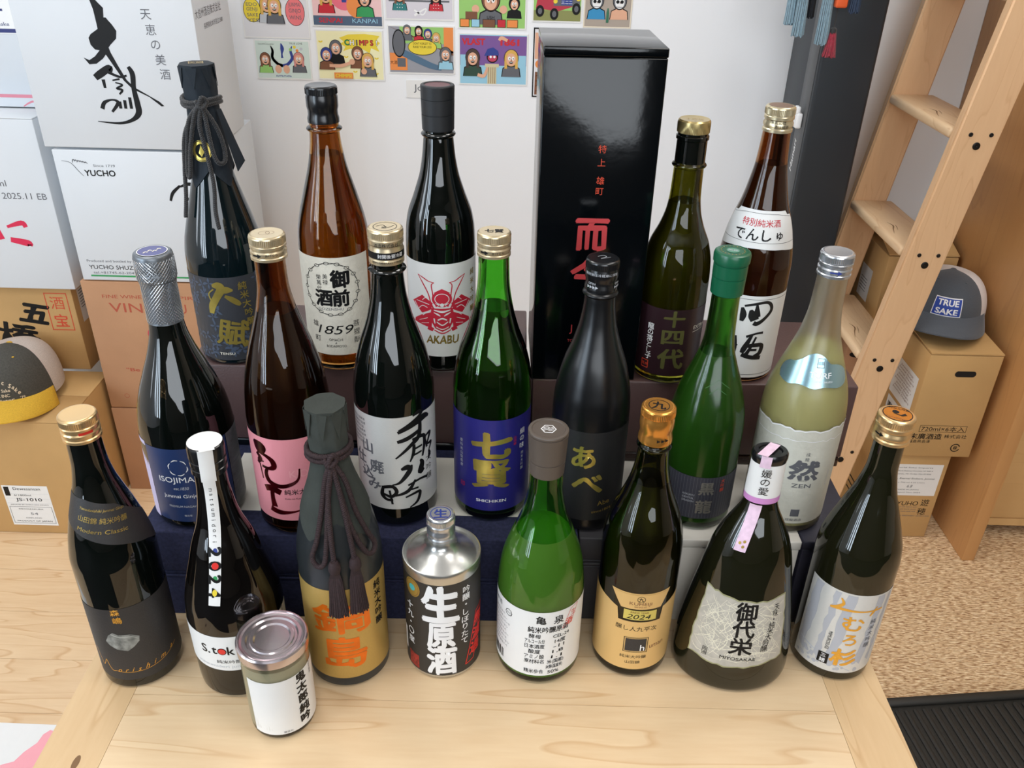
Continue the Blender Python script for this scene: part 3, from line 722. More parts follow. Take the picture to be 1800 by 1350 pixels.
SR=mat('stamp_red',(220,80,64),.5)
for a_,b_ in (((33,76),(47,79)),((45,98),(58,100)),((33,76),(45,98)),((47,79),(58,100))):p.stroke([(A(a_[0],r),a_[1],.6),(A(b_[0],r),b_[1],.6)],SR,'red_stamp')
p.t('生',A(50,r),92,8,SR,name='red_stamp');p.t('酒',A(43,r),83,9,SR,name='red_stamp',bold=.02)
p.t('日本酒',A(-70,r),92,6.5,M_GREYI,name='small_print');p.ring(A(-43,r),88,4.6,.8,M_BLK,'recycling_mark',n=8);p.t('カミ',A(-43,r),88,3.2,M_BLK,name='recycling_mark')
for i in range(9):p.t('精米歩合五十パーセント国産米'[:7+i%4],A(-66+i%3*3,r),82-i*5.2,3.3,M_GREYI,name='small_print')
for i in range(17):
    if i%5!=3:p.rect(A(-78,r)+i*1.15,A(-78,r)+i*1.15+(.5+.35*(i%3)),20,32,M_BLK,'barcode')
wraplabel(b,-125,92,14,101,LABW,p)
# 6 Kuheiji
b=Bottle('kuhei','dark olive bottle with orange-gold cap and a two-part gold label marked 2024',.132,.6505,0,G_OLIVE,mat('dark_olive_sake',(30,28,14),.3),228,ring=(266,2.2))
p=Print();p.ring(0,0,9.5,.7,M_BLK,'ring');p.t('九',0,0,13,M_BLK,bold=.03)
q=Print()
for i in range(3):q.poly([(2+i*4,276.5),(2+i*4,279.5),(5.4+i*4,278)],M_BLK,'arrows')
screwcap(b,271,307,15.6,C_ORG,1,emblem=p,prints=q)
GP=mat('gold_label_paper',(222,184,120),.42,metal=.25);p=Print();r=b.rb
p.poly([(A(-35,r),116),(A(55,r),118),(A(41,r),97),(A(-18,r),96)],GP,'upper_label')
o=p.build(b.o,b.fn(),(3.,None),.22)[0]
p=Print();c=A(10,r);p.ring(c,109.5,4,.5,M_BLK,'roundel');p.t('九',c,109.5,5,M_BLK,bold=.03);p.t('KUHEIJI',c,103,5.4,M_BRN,w=22);p.t('SAKE SINCE 1647',c,99.6,2.4,M_BRN,w=12)
p.stroke([(A(-31,r),114.6,.3),(A(51,r),116.2,.3)],GOLDD,'rule')
p.build(o,b.fn(),(3.,None),.36)
p=Print();YL=mat('yellow_gold_paper',(214,198,104),.4,metal=.3);p.rect(A(-13,r),A(35,r),82,94.5,YL,'year_label');o=p.build(b.o,b.fn(),(3.,None),.22)[0]
p=Print();p.t('BREW YEAR',c,92,3.2,M_BRN,w=18);p.t('2024',c,86.5,8.5,M_BLK,shear=.3,w=23);p.build(o,b.fn(),(3.,None),.36)
p=Print();p.t('醸し人九平次',A(8,r),70,7,M_BLK,w=42,rough=.008);p.frame(A(-8,r),A(28,r),37.5,58,.7,M_BLK);p.rect(A(-5.5,r),A(25.5,r),39.2,56.3,DKLAB,'square')
p.t('h',A(20,r),44,12,M_WHT,bold=.0,layer=2);p.t('uman',A(43,r),44.5,9,M_BRN,w=17,rot=4);p.t('純米大吟醸',A(8,r),31,5,M_BLK,w=27);p.t('山田錦',A(8,r),23.5,4.6,M_BLK,w=15)
b.lab([(A(-98,r),12),(A(98,r),14),(A(98,r),104),(A(62,r),100),(A(45,r),96),(A(42,r),80),(A(-20,r),79),(A(-23,r),94),(A(-40,r),98),(A(-98,r),104)],GP,p,name='main_label')
# 7 Miyosakae: broad flask
b=Bottle('miyo','broad conical black flask with a torn-edged fibre paper label and pink neck strip',.2365,.642,0,G_DARKO,seg=96);b.o.scale=(1,.80,1)
p=Print();RR=52.
for a_,v,h in (('御',104,23),('代',84,22),('栄',63,22)):p.t(a_,A(15,RR),v,h,M_BLK,bold=.03,rough=.006)
p.t('MIYOSAKAE',A(14,RR),47.5,5.4,M_BLK,w=32,bold=.01)
p.tv('天味・純米大吟醸',A(52,RR),107,8.4,M_BLK,gap=.80,du=-1.6,sx=.9)
p.t('酒',A(-20,RR),46,4,M_BLK,name='seal');p.t('造',A(-20,RR),50.5,4,M_BLK,name='seal');p.frame(A(-20,RR)-2.5,A(-20,RR)+2.5,43.2,53,.4,M_BLK,'seal')
pts=[];random.seed(3)
def jag(a,b,n,amp):
    out=[]
    for i in range(n):
        t=i/n;out.append((a[0]+(b[0]-a[0])*t+random.uniform(-amp,amp),a[1]+(b[1]-a[1])*t+random.uniform(-amp,amp)))
    return out
c1=(A(-40,RR),121);c2=(A(66,RR),117);c3=(A(62,RR),44);c4=(A(8,RR),36);c5=(A(-38,RR),40);c6=(A(-40,RR),78)
edge=jag(c1,(A(10,RR),115),8,1.3)+jag((A(10,RR),115),c2,8,1.3)+jag(c2,c3,10,1.)+jag(c3,c4,8,1.)+jag(c4,c5,8,1.)+jag(c5,c6,6,1.2)+jag(c6,c1,6,1.2)
OL=mat('olive_edge',(150,148,108),.6)
cxm=sum(a for a,_ in edge)/len(edge);cym=sum(b_ for _,b_ in edge)/len(edge)
P=Print();P.poly([(cxm+(a-cxm)*1.035,cym+(c_-cym)*1.04) for a,c_ in edge],OL,'label_edge',1);eo=P.build(b.o,b.fn(RR),(3.,4.),.2)[0]
lb=b.lab(edge,mat('grey_fibre_paper',(178,172,160),.8,noise=.12,nscale=120),None,rref=RR,cut=(3.,4.),lift=.36)
FB=mat('cream_fibre',(228,222,200),.8);P=Print();random.seed(21)
for k in range(230):
    u,v=random.uniform(-30,52),random.uniform(42,112);a=random.uniform(0,math.pi);l_=random.uniform(5,15);bd_=random.uniform(-4,4)
    q_=[(u-l_*math.cos(a),v-l_*math.sin(a)*.9),(u+bd_*math.sin(a),v+bd_*math.cos(a)),(u+l_*math.cos(a),v+l_*math.sin(a)*.9)]
    if all(-35<x_<A(63,RR) and 41+.0*x_<y_<114.5 for x_,y_ in q_):P.stroke([(x_,y_,random.uniform(.22,.55)) for x_,y_ in q_],FB,'fibres',k=4)
for o_ in P.build(lb,lambda u,v,l:b.fn(RR)(u,v,l+.36),(3.,4.),.1):o_['kind']='stuff'
L2={}
for (a_,l_,m_),e_ in p.L.items():L2[(a_,3,m_)]=e_
p.L=L2;p.build(lb,lambda u,v,l:b.fn(RR)(u,v,l+.36),(3.,4.),.1)
lathe('cap',[(205+34,14.6),(240,15.4),(258,15.8),(262,16.6),(266,16.4),(268,15),(268,11),(266.5,10)],C_BLK,b.o,64,angle=40)
p=Print();p.tv('媛の愛',3,244.5-2,9.5,M_BLK,gap=1.0,rough=.01)
COLR=lambda u,v,l:(lambda a:Vector(((15.9+(262-v)*.02+l)*math.sin(a)/1000,-(15.9+(262-v)*.02+l)*math.cos(a)/1000,v/1000)))(b.a0+u/16)
V,Fc=lathevf([(216,16.4),(225,16.6),(258,15.9)],64);co=mk('neck_collar',V,Fc,LABW,b.o,True)
V,Fc=lathevf([(215.5,16.6),(222,16.8)],64);mk('lilac_band',V,Fc,mat('lilac_ink',(206,140,200),.5),co,True)
p2=Print();p2.tv('媛の愛',2,250,9.5,M_BLK,gap=1.02,rough=.01);p2.build(co,lambda u,v,l:COLR(u,v,l+.9),(2.,None),.1)
P=Print();P.rect(-6,4,-16.5,13,PINKTAPE,'pink_tape');tp=P.build(b.o,b.topfn(268.3,-14),None,.2)[0]
def tf(u,v,l):
    rr=(17.2 if v>215 else max(interp(b.prof,v)+.5,17.2-(215-v)*.5 if v>207 else 0))+l;a=b.a0+R(-2)-R(9)*(266-v)/90+u/rr;return Vector((rr*math.sin(a)/1000,-rr*math.cos(a)/1000,v/1000))
P=Print();P.rect(-5,5,256,268.5,PINKTAPE,'pink_tape');P.build(b.o,tf,(2.,3.),.1)
P=Print();P.rect(-6,6,168,214,PINKTAPE,'pink_tape');tp=P.build(b.o,tf,(2.,3.),.1)[0]
P=Print()
for u,v in ((-2,176),(2,178),(2,173)):P.disc(u,v,1.6,GOLDD,'gold_flowers',n=6)
P.build(tp,tf,(2.,3.),.25)
# 8 Mimurosugi
b=Bottle('mimu','dark olive bottle with gold cap and silvery grey label, rightmost of the front row',.347,.653,0,G_DARKO)
p=Print();p.disc(0,0,13,C_ORG,'disc');p.ring(0,0,13,.8,M_BLK,'ring',layer=2);p.disc(-2,2.4,3,M_BLK,'dot',layer=2)
p.poly([(-4,-1),(4,-3),(8,0),(6,3),(3,-1)],M_BLK,'leaf',2);p.t('純米大吟醸',0,9,3.6,M_BLK,layer=2);p.t('Tomoshiraga',0,-8.5,3.4,M_BRN,layer=2)
q=Print();q.poly([(-16,284.5),(-10,284.5),(-10,283),(-6,285.4),(-10,287.5),(-10,286),(-16,286)],M_BLK,'arrow')
screwcap(b,276,303,16.4,C_GOLD,2,emblem=p,prints=q)
p=Print();r=b.rb;SG=mat('silver_grey_print',(176,178,184),.45)
for x0,w_ in ((-30,10),(-8,6),(4,9),(34,8),(48,5)):
    random.seed(int(x0));pts=[(x0,118)]
    pts+= [(x0+random.uniform(-1.5,1.5)+ (118-v)*-.06,v) for v in range(110,24,-8)]+[(x0+w_+random.uniform(-1.5,1.5)+(118-v)*-.06,v) for v in range(24,118,8)]+[(x0+w_,118)]
    p.poly(pts,SG,'tree_print')
for k in range(46):
    random.seed(k);p.disc(random.uniform(-32,34),random.uniform(17,33),random.uniform(1.,3.2),SG,'pebble_print',n=8)
p.stroke([(-34,39,1.6),(-20,36,1.4),(0,30,1.2),(26,16,1)],M_LGREY,'line_print')
u0=A(24,r)
p.stroke([(u0-18,112,1.5),(u0-15,106,3),(u0-20,100,3.5),(u0-26,97,2),(u0-14,99,3.2),(u0+6,99,1.8),(u0+26,100,2.2)],GOLDO,'gold_lettering',layer=3)
p.stroke([(u0+19,104,1.4),(u0+16,98,2.6),(u0+13,93,1.6)],GOLDO,'gold_lettering',layer=3)
p.t('む',u0-1,82,21,GOLDO,bold=.025,name='gold_lettering',layer=3,rough=.01,w=21);p.t('ろ',u0,60,18,GOLDO,bold=.025,name='gold_lettering',layer=3,w=14,rough=.01);p.t('杉',u0-1,35,24,GOLDO,bold=.045,name='gold_lettering',layer=3,rough=.015,w=26)
p.tv('純米大吟醸',A(52,r),84,7.2,M_GREYI,gap=1.12,layer=3);p.t('MIMUROSUGI',A(-3,r),54,5.2,M_BLK,rot=-90,w=24,layer=3)
p.rect(A(-12,r),A(3,r),22,36,M_BLK,'seal',layer=3);p.t('三',A(-4.5,r),32.5,5.5,M_WHT,layer=4,bold=.02);p.t('諸',A(-4.5,r),26,6,M_WHT,layer=4,bold=.02)
wraplabel(b,-53,88,13,120,SILPAPER,p)
# ---- middle row -------------------------------------------------------
zz=Z1+.0010
# 9 Isojiman
b=Bottle('iso','big dark bottle with silver mesh foil on its neck and a navy label',-.333,.733,zz-.0008,G_DARK,seg=96)
p=Print();r=b.rb
p.poly([],M_WHT) if False else None
for k in range(6):
    if k not in(1,4) or True:
        a1,a2=R(60*k+22),R(60*k+68)
        p.stroke([(A(-21,r)+9*math.cos(a1),80+9*math.sin(a1),.4),(A(-21,r)+9.4*math.cos((a1+a2)/2),80+9.4*math.sin((a1+a2)/2),1.1),(A(-21,r)+9*math.cos(a2),80+9*math.sin(a2),.4)],M_WHT,'emblem')
p.t('ISOJIMAN',A(-22,r),64,9.5,M_WHT,w=44);p.t('est.1830',A(-22,r),54.5,5,M_LGREY,shear=.2,w=15);p.t('Junmai Ginjo 55',A(-20,r),44,6.2,M_WHT,w=44);p.t('PREMIUM NAGAHAMA',A(-20,r),31.5,3.8,M_LGREY,w=36);p.t('磯自慢',A(-20,r),20,2.6,M_LGREY)
wraplabel(b,-64,45,12,102,NAVYLAB,p)
wraplabel(b,-104,-65,10,104,LILAC,name='side_label')
p=Print()
for i in range(14):
    p.rect(A(48,r),A(66+(i*7)%12,r),96-i*5.6,98-i*5.6,M_GREYI,'small_print')
wraplabel(b,46,98,12,102,mat('grey_patterned_label',(96,98,102),.45,noise=.4,nscale=90),p,name='back_label')
V,Fc=lathevf([(222,16.6),(224,16.2),(238,16.0),(262,15.8),(264,17.4),(272,17.8),(274,16.8),(277,17.8),(280,17.8),(288,17.6),(290,17),(291,15.5),(290.5,13)],96,knurl=(286,290,.3))
V.append((0,0,.2905));n=96;k=12*n
fo=mk('foil_capsule',V,Fc+[(k+j,k+(j+1)%n,len(V)-1) for j in range(n)],NETF,b.o,True,angle=50)
# woven mesh relief of the foil
net=[]
for sgn in (1,-1):
    for q in range(34):
        path=[]
        for i in range(17):
            z=224+62*i/16;rr=interp([(222,16.6),(238,16.2),(262,16.0),(264,17.6),(272,18),(290,17.7)],z)+.12;a=2*math.pi*q/34+sgn*z*.052
            path.append((rr*math.cos(a)/1000,rr*math.sin(a)/1000,z/1000))
        net.append(tubevf(path,.00026,3))
V,Fc=merge(net);mk('foil_mesh',V,Fc,C_SIL,fo,False)
p=Print();p.disc(0,0,13,mat('violet_blue',(84,88,140),.4),'disc');p.ring(0,0,13.6,.8,M_WHT,'ring',layer=2)
for q in ((-6,-2),(-2,1),(2,-1),(6,3)):p.stroke([(q[0]-2,q[1]-2,1),(q[0],q[1]+1,1.4),(q[0]+2,q[1]-1,.8)],CREAM,'gold_mark',layer=2)
p.build(fo,b.topfn(291),None,.15)
# 10 Kid
b=Bottle('kid','deep amber bottle with champagne cap and a pink label with red foil brush characters',-.223,.724,zz,G_AMBERD,mat('dark_amber_sake',(40,18,8),.3),240)
p=Print();p.ring(-2,0,5,.3,M_BRN,'mark');p.ring(3,0,4,.3,M_BRN,'mark')
q=Print();q.poly([(-16,296.5),(-11,296.5),(-11,295),(-7,297.3),(-11,299.5),(-11,298),(-16,298)],M_BLK,'arrow');q.t('あけくち',2,298,3,M_BLK)
screwcap(b,291,314,16.3,C_CHAMP,2,emblem=p,prints=q)
p=Print();r=b.rb
def S(pts,m=REDF,**kw):p.stroke(pts,m,'foil_lettering',**kw)
u=A(-58,r)
S([(u-2,112,3),(u+3,108,13),(u+8,104,14),(u+10,100,3)],layer=2);S([(u+2,100,3),(u+12,98,4),(u+19,93,6),(u+20,86,6),(u+14,83,4),(u+6,84,3)],layer=1);S([(u,98,4),(u+5,92,5),(u,86,3)],layer=1)
S([(u+5,96,2.4),(u+1,89,2),(u+9,90,1.4)],layer=1);S([(u+3,86,2),(u+5,68,1.4)],layer=1);S([(u+9,80,1.6),(u+12,72,1.8)],layer=1)
S([(u+13,84,3),(u+10,76,4.5),(u+13,67,5.5),(u+24,63,5),(u+36,66,4),(u+43,72,2.5),(u+45,84,1.5)],layer=2)
S([(u+6,57,7),(u+14,59,8),(u+24,55,7)],layer=1);S([(u+15,60,5),(u+14,48,5),(u+15,36,7)],layer=2);S([(u+10,33,7),(u+20,30,6),(u+34,31,2.6),(u+46,34,1.4)],layer=1)
p.t('純米大吟醸',A(4,r),56,7.2,M_BLK,w=36,bold=.012);p.t('Kido no Kaze sasanigori',A(0,r),47.5,2.8,M_BLK,w=30);p.t('KID',A(2,r),78,12,mat('pink_emboss',(240,166,174),.5))
wraplabel(b,-96,94,20,119,PINK,p)
# 11 brushed silver label
b=Bottle('ume','near-black green bottle with champagne cap and big black brush strokes on a silvery label',-.119,.740,zz,G_DARK,ring=(277,3.2))
p=Print();p.ring(0,0,11,.6,M_BLK,'ring');p.stroke([(-8,1,.7),(-2,4,.7),(2,-3,.8),(8,2,.6)],M_BLK,'script');p.t('蔵',-1,-3,5,M_BLK)
q=Print();q.t('酒造株式会社',0,304,4,M_BLK);q.rect(-48,48,290.5,297,M_BLK,'black_band');q.t('封開後要冷蔵',4,293.8,4.2,M_WHT,layer=2);q.t('OPEN CAREFULLY TOKYO',0,287.5,2.6,M_BLK,w=30)
screwcap(b,284,317,16.3,C_CHAMP,2,emblem=p,prints=q)
p=Print();r=b.rb;K=[]
def px(x,y,w_):return ((x-1030)/3.75*.60+A(6,r)*1.0,(590-y)/3.75*.74+78,w_/3.75*.62)
ST=[[(1110,300,10),(1150,285,30),(1170,300,18),(1020,378,26)],[(1010,385,20),(1110,350,34),(1190,325,46),(1235,335,14)],[(1005,440,22),(1070,425,30),(1150,395,24)],[(1160,300,20),(1150,420,30),(1090,470,26),(990,540,10)],
[(1100,440,20),(1180,435,26),(1190,480,24),(1170,560,14)],[(1110,470,20),(1105,520,22),(1080,570,10)],[(1100,500,14),(1170,490,14)],[(1100,535,14),(1165,525,14)],
[(1195,450,10),(1245,440,22),(1215,500,14),(1255,505,20),(1230,545,10)],[(1200,470,10),(1210,520,16)],[(1225,545,8),(1235,570,26),(1220,600,10)],
[(1090,590,12),(1070,630,34),(1010,690,20),(960,705,8)],[(1150,575,12),(1165,600,34),(1150,650,40),(1180,640,12)],[(1020,610,16),(1060,600,40),(1090,610,14)],
[(900,720,18),(890,770,26),(920,800,20),(960,800,20)],[(890,725,22),(960,715,24),(985,750,24),(950,780,22),(900,765,16)],[(940,740,14),(955,830,14)],
[(1110,690,14),(1060,750,26),(975,775,12)],[(1060,715,14),(1140,695,16),(1205,700,20)],[(1040,790,12),(1100,775,18),(1140,775,22),(1120,830,20),(1065,860,8)],[(1075,745,12),(1130,745,14)]]
for s_ in ST:p.stroke([px(*q_) for q_ in s_],M_BLK,'brush_lettering',layer=2)
for i,(ch,a_,v) in enumerate((('山',-46,98),('廃',-32,76),('仕',-62,82),('込',-50,66),('み',-38,54))):p.t(ch,A(a_,r),v,16.5,M_GREYI,bold=.03,rough=.025,name='grey_lettering')
p.tv('大吟醸',A(50,r),78,9,M_BLK,gap=1.25,name='brush_lettering',rough=.01)
for i in range(7):p.t('日本酒醸造元品質表示'[:9-i%3],A(-68,r)+2*i%3,128-i*4.6,3.2,M_GREYI,name='small_print')
wraplabel(b,-97,95,24,136,SILPAPER,p)
# 12 Shichiken
b=Bottle('shichi','clear green bottle with champagne cap and gold characters on a royal blue label',-.020,.752,zz,G_GREEN,L_WATER,236)
p=Print();p.t('七賢',0,0,9,M_BLK,bold=.04,rough=.02)
q=Print();q.t('あけくち',4,294,3,M_BLK,w=12);q.poly([(-14,293.4),(-9,293.4),(-9,292),(-5,294.2),(-9,296.4),(-9,295),(-14,295)],M_BLK,'arrow')
screwcap(b,288,311,15.8,C_CHAMP,2,emblem=p,prints=q)
p=Print();r=b.rb
p.t('七',A(0,r),98,34,GOLDF,bold=.06,rough=.012,w=44);p.t('賢',A(0,r),62,38,GOLDF,bold=.036,rough=.01,w=42)
p.t('SHICHIKEN',A(0,r),28,5,M_WHT,w=32,bold=.015);p.tv('絹の味',A(50,r),108,7.6,M_WHT,gap=1.15);p.tv('純米大吟醸',A(51,r),81,4.2,M_LGREY,gap=1.15);p.tv('原料米山梨県産',A(-50,r),96,4.4,M_LGREY,gap=1.15);p.t('印',A(-48,r),42,7,M_RED,name='seal');p.tv('山田錦',A(36,r),104,3.6,M_RED,name='seal')
wraplabel(b,-98,98,15,128,BLUELAB,p)
# 13 Abe
b=Bottle('abe','frosted black bottle with black cap and gold hiragana on a plain dark label',.081,.738,zz,G_FROSTK,ring=(259,2.4))
p=Print();p.stroke([(-5,2,.4),(0,5,.5),(3,2,.5),(-2,-3,.5),(7,2,.4)],M_LGREY,'script')
q=Print();q.t('開封後は冷蔵庫に保管',0,281,3,M_LGREY,w=34);q.t('OPEN',-9,272,3,M_LGREY);q.t('OPEN',18,272,3,M_LGREY)
for i in range(4):
    for c_ in(-14,14):q.poly([(c_+i*3,267),(c_+i*3,270),(c_+2.6+i*3,268.5)],M_LGREY,'arrows')
screwcap(b,263,293,15.6,C_BLK,1,emblem=p,prints=q)
p=Print();r=b.rb
p.t('あ',A(-5,r),95,29,GOLDF,bold=.035,rough=.01);p.t('べ',A(3,r),63,30,GOLDF,bold=.04,rough=.01,w=33)
p.t('Abe',A(31,r),38,8.5,GOLDD,rot=6);p.t('since1804',A(29,r),28,4.6,GOLDD,rot=5,w=22)
wraplabel(b,-96,96,16,125,BLKLAB,p)
# 14 Kokuryu
b=Bottle('koku','tall-necked cloudy green bottle with a dark green cap and striped grey label',.201,.745,zz,G_GREENF,mat('cloudy_deep_green_sake',(84,112,60),.6),196)
p=Print();p.disc(0,0,6,mat('pale_green_ink',(90,150,126),.4),'disc');p.t('黒龍',0,0,5,M_LGREY,layer=2)
for k in range(20):
    a=R(18*k);p.rect(10.8*math.cos(a)-.5,10.8*math.cos(a)+.5,10.8*math.sin(a)-.7,10.8*math.sin(a)+.7,GOLDD,'gold_dots')
lathe('cap',[(258,14.2),(259,15.4),(275,15.8),(275.4,15),(276,15),(276.4,15.9),(288,16),(288.4,15.2),(290,15.2),(290.5,17),(297,17.2),(299.5,16.4),(300.5,14.5),(300.2,12)],C_GRN,b.o,80,angle=35)
cp=b.o.children[-1];p.build(cp,b.topfn(300.3),None,.2)
p=Print();r=b.rb
for i in range(40):
    d=-96+i*4.9;p.rect(A(d,r),A(d,r)+.35,17,68.5,M_GREYI,'stripes')
GR=mat('pewter_foil',(150,146,136),.35,metal=.5)
p.t('黒',A(18,r),55,17,GR,bold=.03,rough=.01,layer=2);p.t('龍',A(17,r),32,18,GR,bold=.03,layer=2)
for i,s_ in enumerate(('KOKURYU','CRYSTAL','DRAGON')):p.t(s_,A(-8,r),46-i*4,3.3,M_LGREY,layer=2,w=12)
p.tv('大吟醸',A(43,r),63,5.2,M_ORR,gap=1.05,layer=2)
wraplabel(b,-97,97,16,69,mat('striped_charcoal_label',(58,58,68),.5),p)
p=Print()
for q_,s_ in ((0,11),(5,7)):p.stroke([(A(15,24)-s_,168-q_-1,.5),(A(15,24),168-q_+s_*.75,.5),(A(15,24)+s_,168-q_-1,.5)],mat('etched_green',(70,120,64),.4),'etched_crest',k=1)
p.stroke([(A(15,24)-3,160,.4),(A(15,24),157.5,.4),(A(15,24)+3,160,.4)],MAT['etched_green'],'etched_crest',k=1)
p.build(b.o,b.fn(24.),(2.,3.),.3)
# 15 Zen
b=Bottle('zen','frosted pale yellow-green bottle with silver cap and torn white label, rightmost of the middle row',.299,.748,zz-.0008,G_CLEARF,L_YEL,205)
p=Print()
q=Print();q.poly([(-3,285),(4,285),(4,283.6),(8,285.6),(4,287.8),(4,286.3),(-3,286.3)],M_BLUE,'arrow')
screwcap(b,279,302,15.6,C_SIL,2,prints=q)
r=b.rb;p=Print();c=A(21,r);random.seed(5)
def torn(v0,amp,n=26,a=-76,bb=96,sl=0):return [(A(a+(bb-a)*i/n,r),v0+sl*i/n+random.uniform(-amp,amp)) for i in range(n+1)]
T=torn(127,1.6,sl=6)
p.t('然',c,82,25,M_GREYI,bold=.05,rough=.01,w=32,name='character');p.t('ZEN',c,63,7,M_GREYI,w=20,bold=.01);p.t('SEIRYO',c,69.5,2.6,M_GREYI,w=9);p.t('成',c,102,4.6,M_GREYI);p.t('龍',c,96,4.6,M_GREYI)
p.rect(c-4.5,c+4.5,23.5,32.5,M_GREYI,'square_mark');p.t('成龍酒造',c,19,3.6,M_GREYI,w=17)
p.tv('清酒純米吟醸',A(62,r),76,3.,M_LGREY)
p.add([pt for i in range(27) for pt in ((T[i][0],T[i][1]-.2),(T[i][0],T[i][1]-1.6))],[(2*i,2*i+1,2*i+3,2*i+2) for i in range(26)],M_WHT,'torn_edge',2)
W2=torn(115,1.2,sl=5);p.add([pt for i in range(27) for pt in ((W2[i][0],W2[i][1]),(W2[i][0],W2[i][1]-.7))],[(2*i,2*i+1,2*i+3,2*i+2) for i in range(26)],M_WHT,'torn_edge',2)
b.lab([(A(-40,r),14),(A(96,r),14)]+T[::-1]+[(A(-74,r),70)],mat('grey_washi',(206,205,192),.75,noise=.06,nscale=70,bump=.4,bscale=300),p)
RZ=31.;p=Print();CL=mat('iridescent_blue_foil',(160,196,206),.25,metal=.75,noise=.1,nscale=30)
cl=[(-30,174),(-34,180),(-33,187),(-27,192),(-20,194),(-13,198),(-5,204),(4,206),(13,203),(20,197),(30,195),(40,190),(44,183),(40,176),(30,173),(15,175),(5,173),(-8,175),(-18,172)]
cl=[(a,b_) for a,b_ in [tuple(v[:2]) for v in catmull([(a,b_,0) for a,b_ in cl+[cl[0]]],4)]][:-1]
p.frame(5,13,193,202,.5,M_GREYI,'seal');p.t('成龍',9,197.5,3.6,M_GREYI,name='seal');p.t('TURF',10,186,7.5,M_WHT,w=22,bold=.01);p.t('SEIRYO SHUZO',13,180,2.4,M_WHT,w=18)
b.lab(cl,CL,p,rref=RZ,name='cloud_label',cut=(3.,3.))
# ---- back row -------------------------------------------------------
zz=Z2+.0004
# 16 Tensu
b=Bottle('tensu','tall blue-black bottle with paper-wrapped black-corded top, leftmost of the back row',-.320,.883,zz,G_TEALK)
p=Print();r=b.rb;BG=mat('slate_print',(72,84,104),.5)
random.seed(11)
for i in range(60):
    d=random.uniform(-95,40);v=random.uniform(8,102)
    if d>-25 and v>40 and random.random()<.8:continue
    u=A(d,r)
    for q_ in range(4):
        a=R(90*q_+20*(i%4));p.poly([(u,v),(u+4*math.cos(a-.35),v+4*math.sin(a-.35)),(u+7*math.cos(a),v+7*math.sin(a)),(u+4*math.cos(a+.35),v+4*math.sin(a+.35))],BG,'flower_pattern')
u=A(-20,r)
def G_(pts,**kw):p.stroke(pts,GOLDF,'gold_lettering',layer=3,**kw)
G_([(u-5,98,3),(u+1,98,9),(u+4,94,9),(u-2,84,8),(u-8,74,8),(u-10,65,5)]);G_([(u+1,92,5),(u+9,93,8),(u+16,92,2)]);G_([(u+7,86,3),(u+13,82,6),(u+19,77,6),(u+22,74,3)])
G_([(u-4,94,1.6),(u-10,88,1.4),(u-8,80,2)])
p.t('賦',u+10,41,34,GOLDF,bold=.028,rough=.015,name='gold_lettering',layer=3,rot=-12,w=34)
p.tv('純米大吟醸',A(16,r),96,10,GOLDF,gap=1.08,du=1.2,bold=.02,name='gold_lettering',layer=3,rough=.012);p.t('TENSU',A(-20,r),15.5,4.2,CREAM,w=17,bold=.02,layer=3)
wraplabel(b,-97,60,7,107,mat('grey_black_label',(54,56,62),.5,noise=.1,nscale=40),p)
paperwrap(b,318,283,218,PAPERN,17.5,7,flare=5,tip=20,rm=16.2,ph=.6)
# pointed corner of paper sticking out on the right
V=[on(b,45,275,3),on(b,70,275,3),on(b,72,222,16),on(b,50,214,12)];V=[Vector(v) for v in V];V2=[v*1.0+Vector((.0004,.0006,0)) for v in V]
mk('paper_corner',V+V2,[(0,1,2,3),(4,7,6,5),(0,4,5,1),(1,5,6,2),(2,6,7,3),(3,7,4,0)],PAPERN,b.o)
p=Print();RT=22.
p.ring(-4,237,9.5,2.6,GOLDF,'gold_crest',n=30);p.poly([(-4,243),(-1,236),(-4,231),(-7,235)],GOLDF,'gold_crest');p.ring(-4,237,10.6,.4,GOLDF,'gold_crest')
def pw(u,v,l):
    rr=interp(b.prof,v)+3.6+l;a=b.a0+R(-12)+u/RT;return Vector((rr*math.sin(a)/1000,-rr*math.cos(a)/1000,v/1000))
p.build(b.o,pw,(2.,3.),.3)
p=Print();p.frame(-7,7,-6,6,.6,GOLDD,'crest');p.t('天賦',0,0,7,GOLDD);p.build(b.o,b.topfn(318.6),None,.25)
rp=[ropevf([on(b,d,k_+1.5*math.sin(R(d)*2),4.0) for d in range(-180,181,20)],.0021) for k_ in (281,285)]
V,Fc=merge(rp);cord=mk('cord',V,Fc,CORDK,b.o,True,angle=180)
loops=[ropevf([on(b,-6,283,7),on(b,-40,268,8),on(b,-58,240,8),on(b,-60,215,8),on(b,-52,212,8),on(b,-46,240,8),on(b,-24,272,8),on(b,-6,283,7)],.0021),
 ropevf([on(b,-4,283,7),on(b,24,262,8),on(b,36,240,8),on(b,30,226,8),on(b,14,226,8),on(b,6,240,8),on(b,2,270,8),on(b,-4,283,7)],.0021),
 ropevf([on(b,-4,282,7.5),on(b,-14,262,8),on(b,-8,238,7),on(b,-2,205,5),on(b,-6,178,3.2),on(b,-4,160,2.4)],.0021),
 ropevf([on(b,-10,282,7.5),on(b,-56,255,9),on(b,-70,220,9),on(b,-62,192,8),on(b,-60,170,7)],.0021),
 ropevf([on(b,-16,286,6),on(b,-2,279,8.5),on(b,12,285,6),on(b,0,289,7),on(b,-10,279,8)],.0023)]
V,Fc=merge(loops);mk('bow',V,Fc,CORDK,cord,True,angle=180)
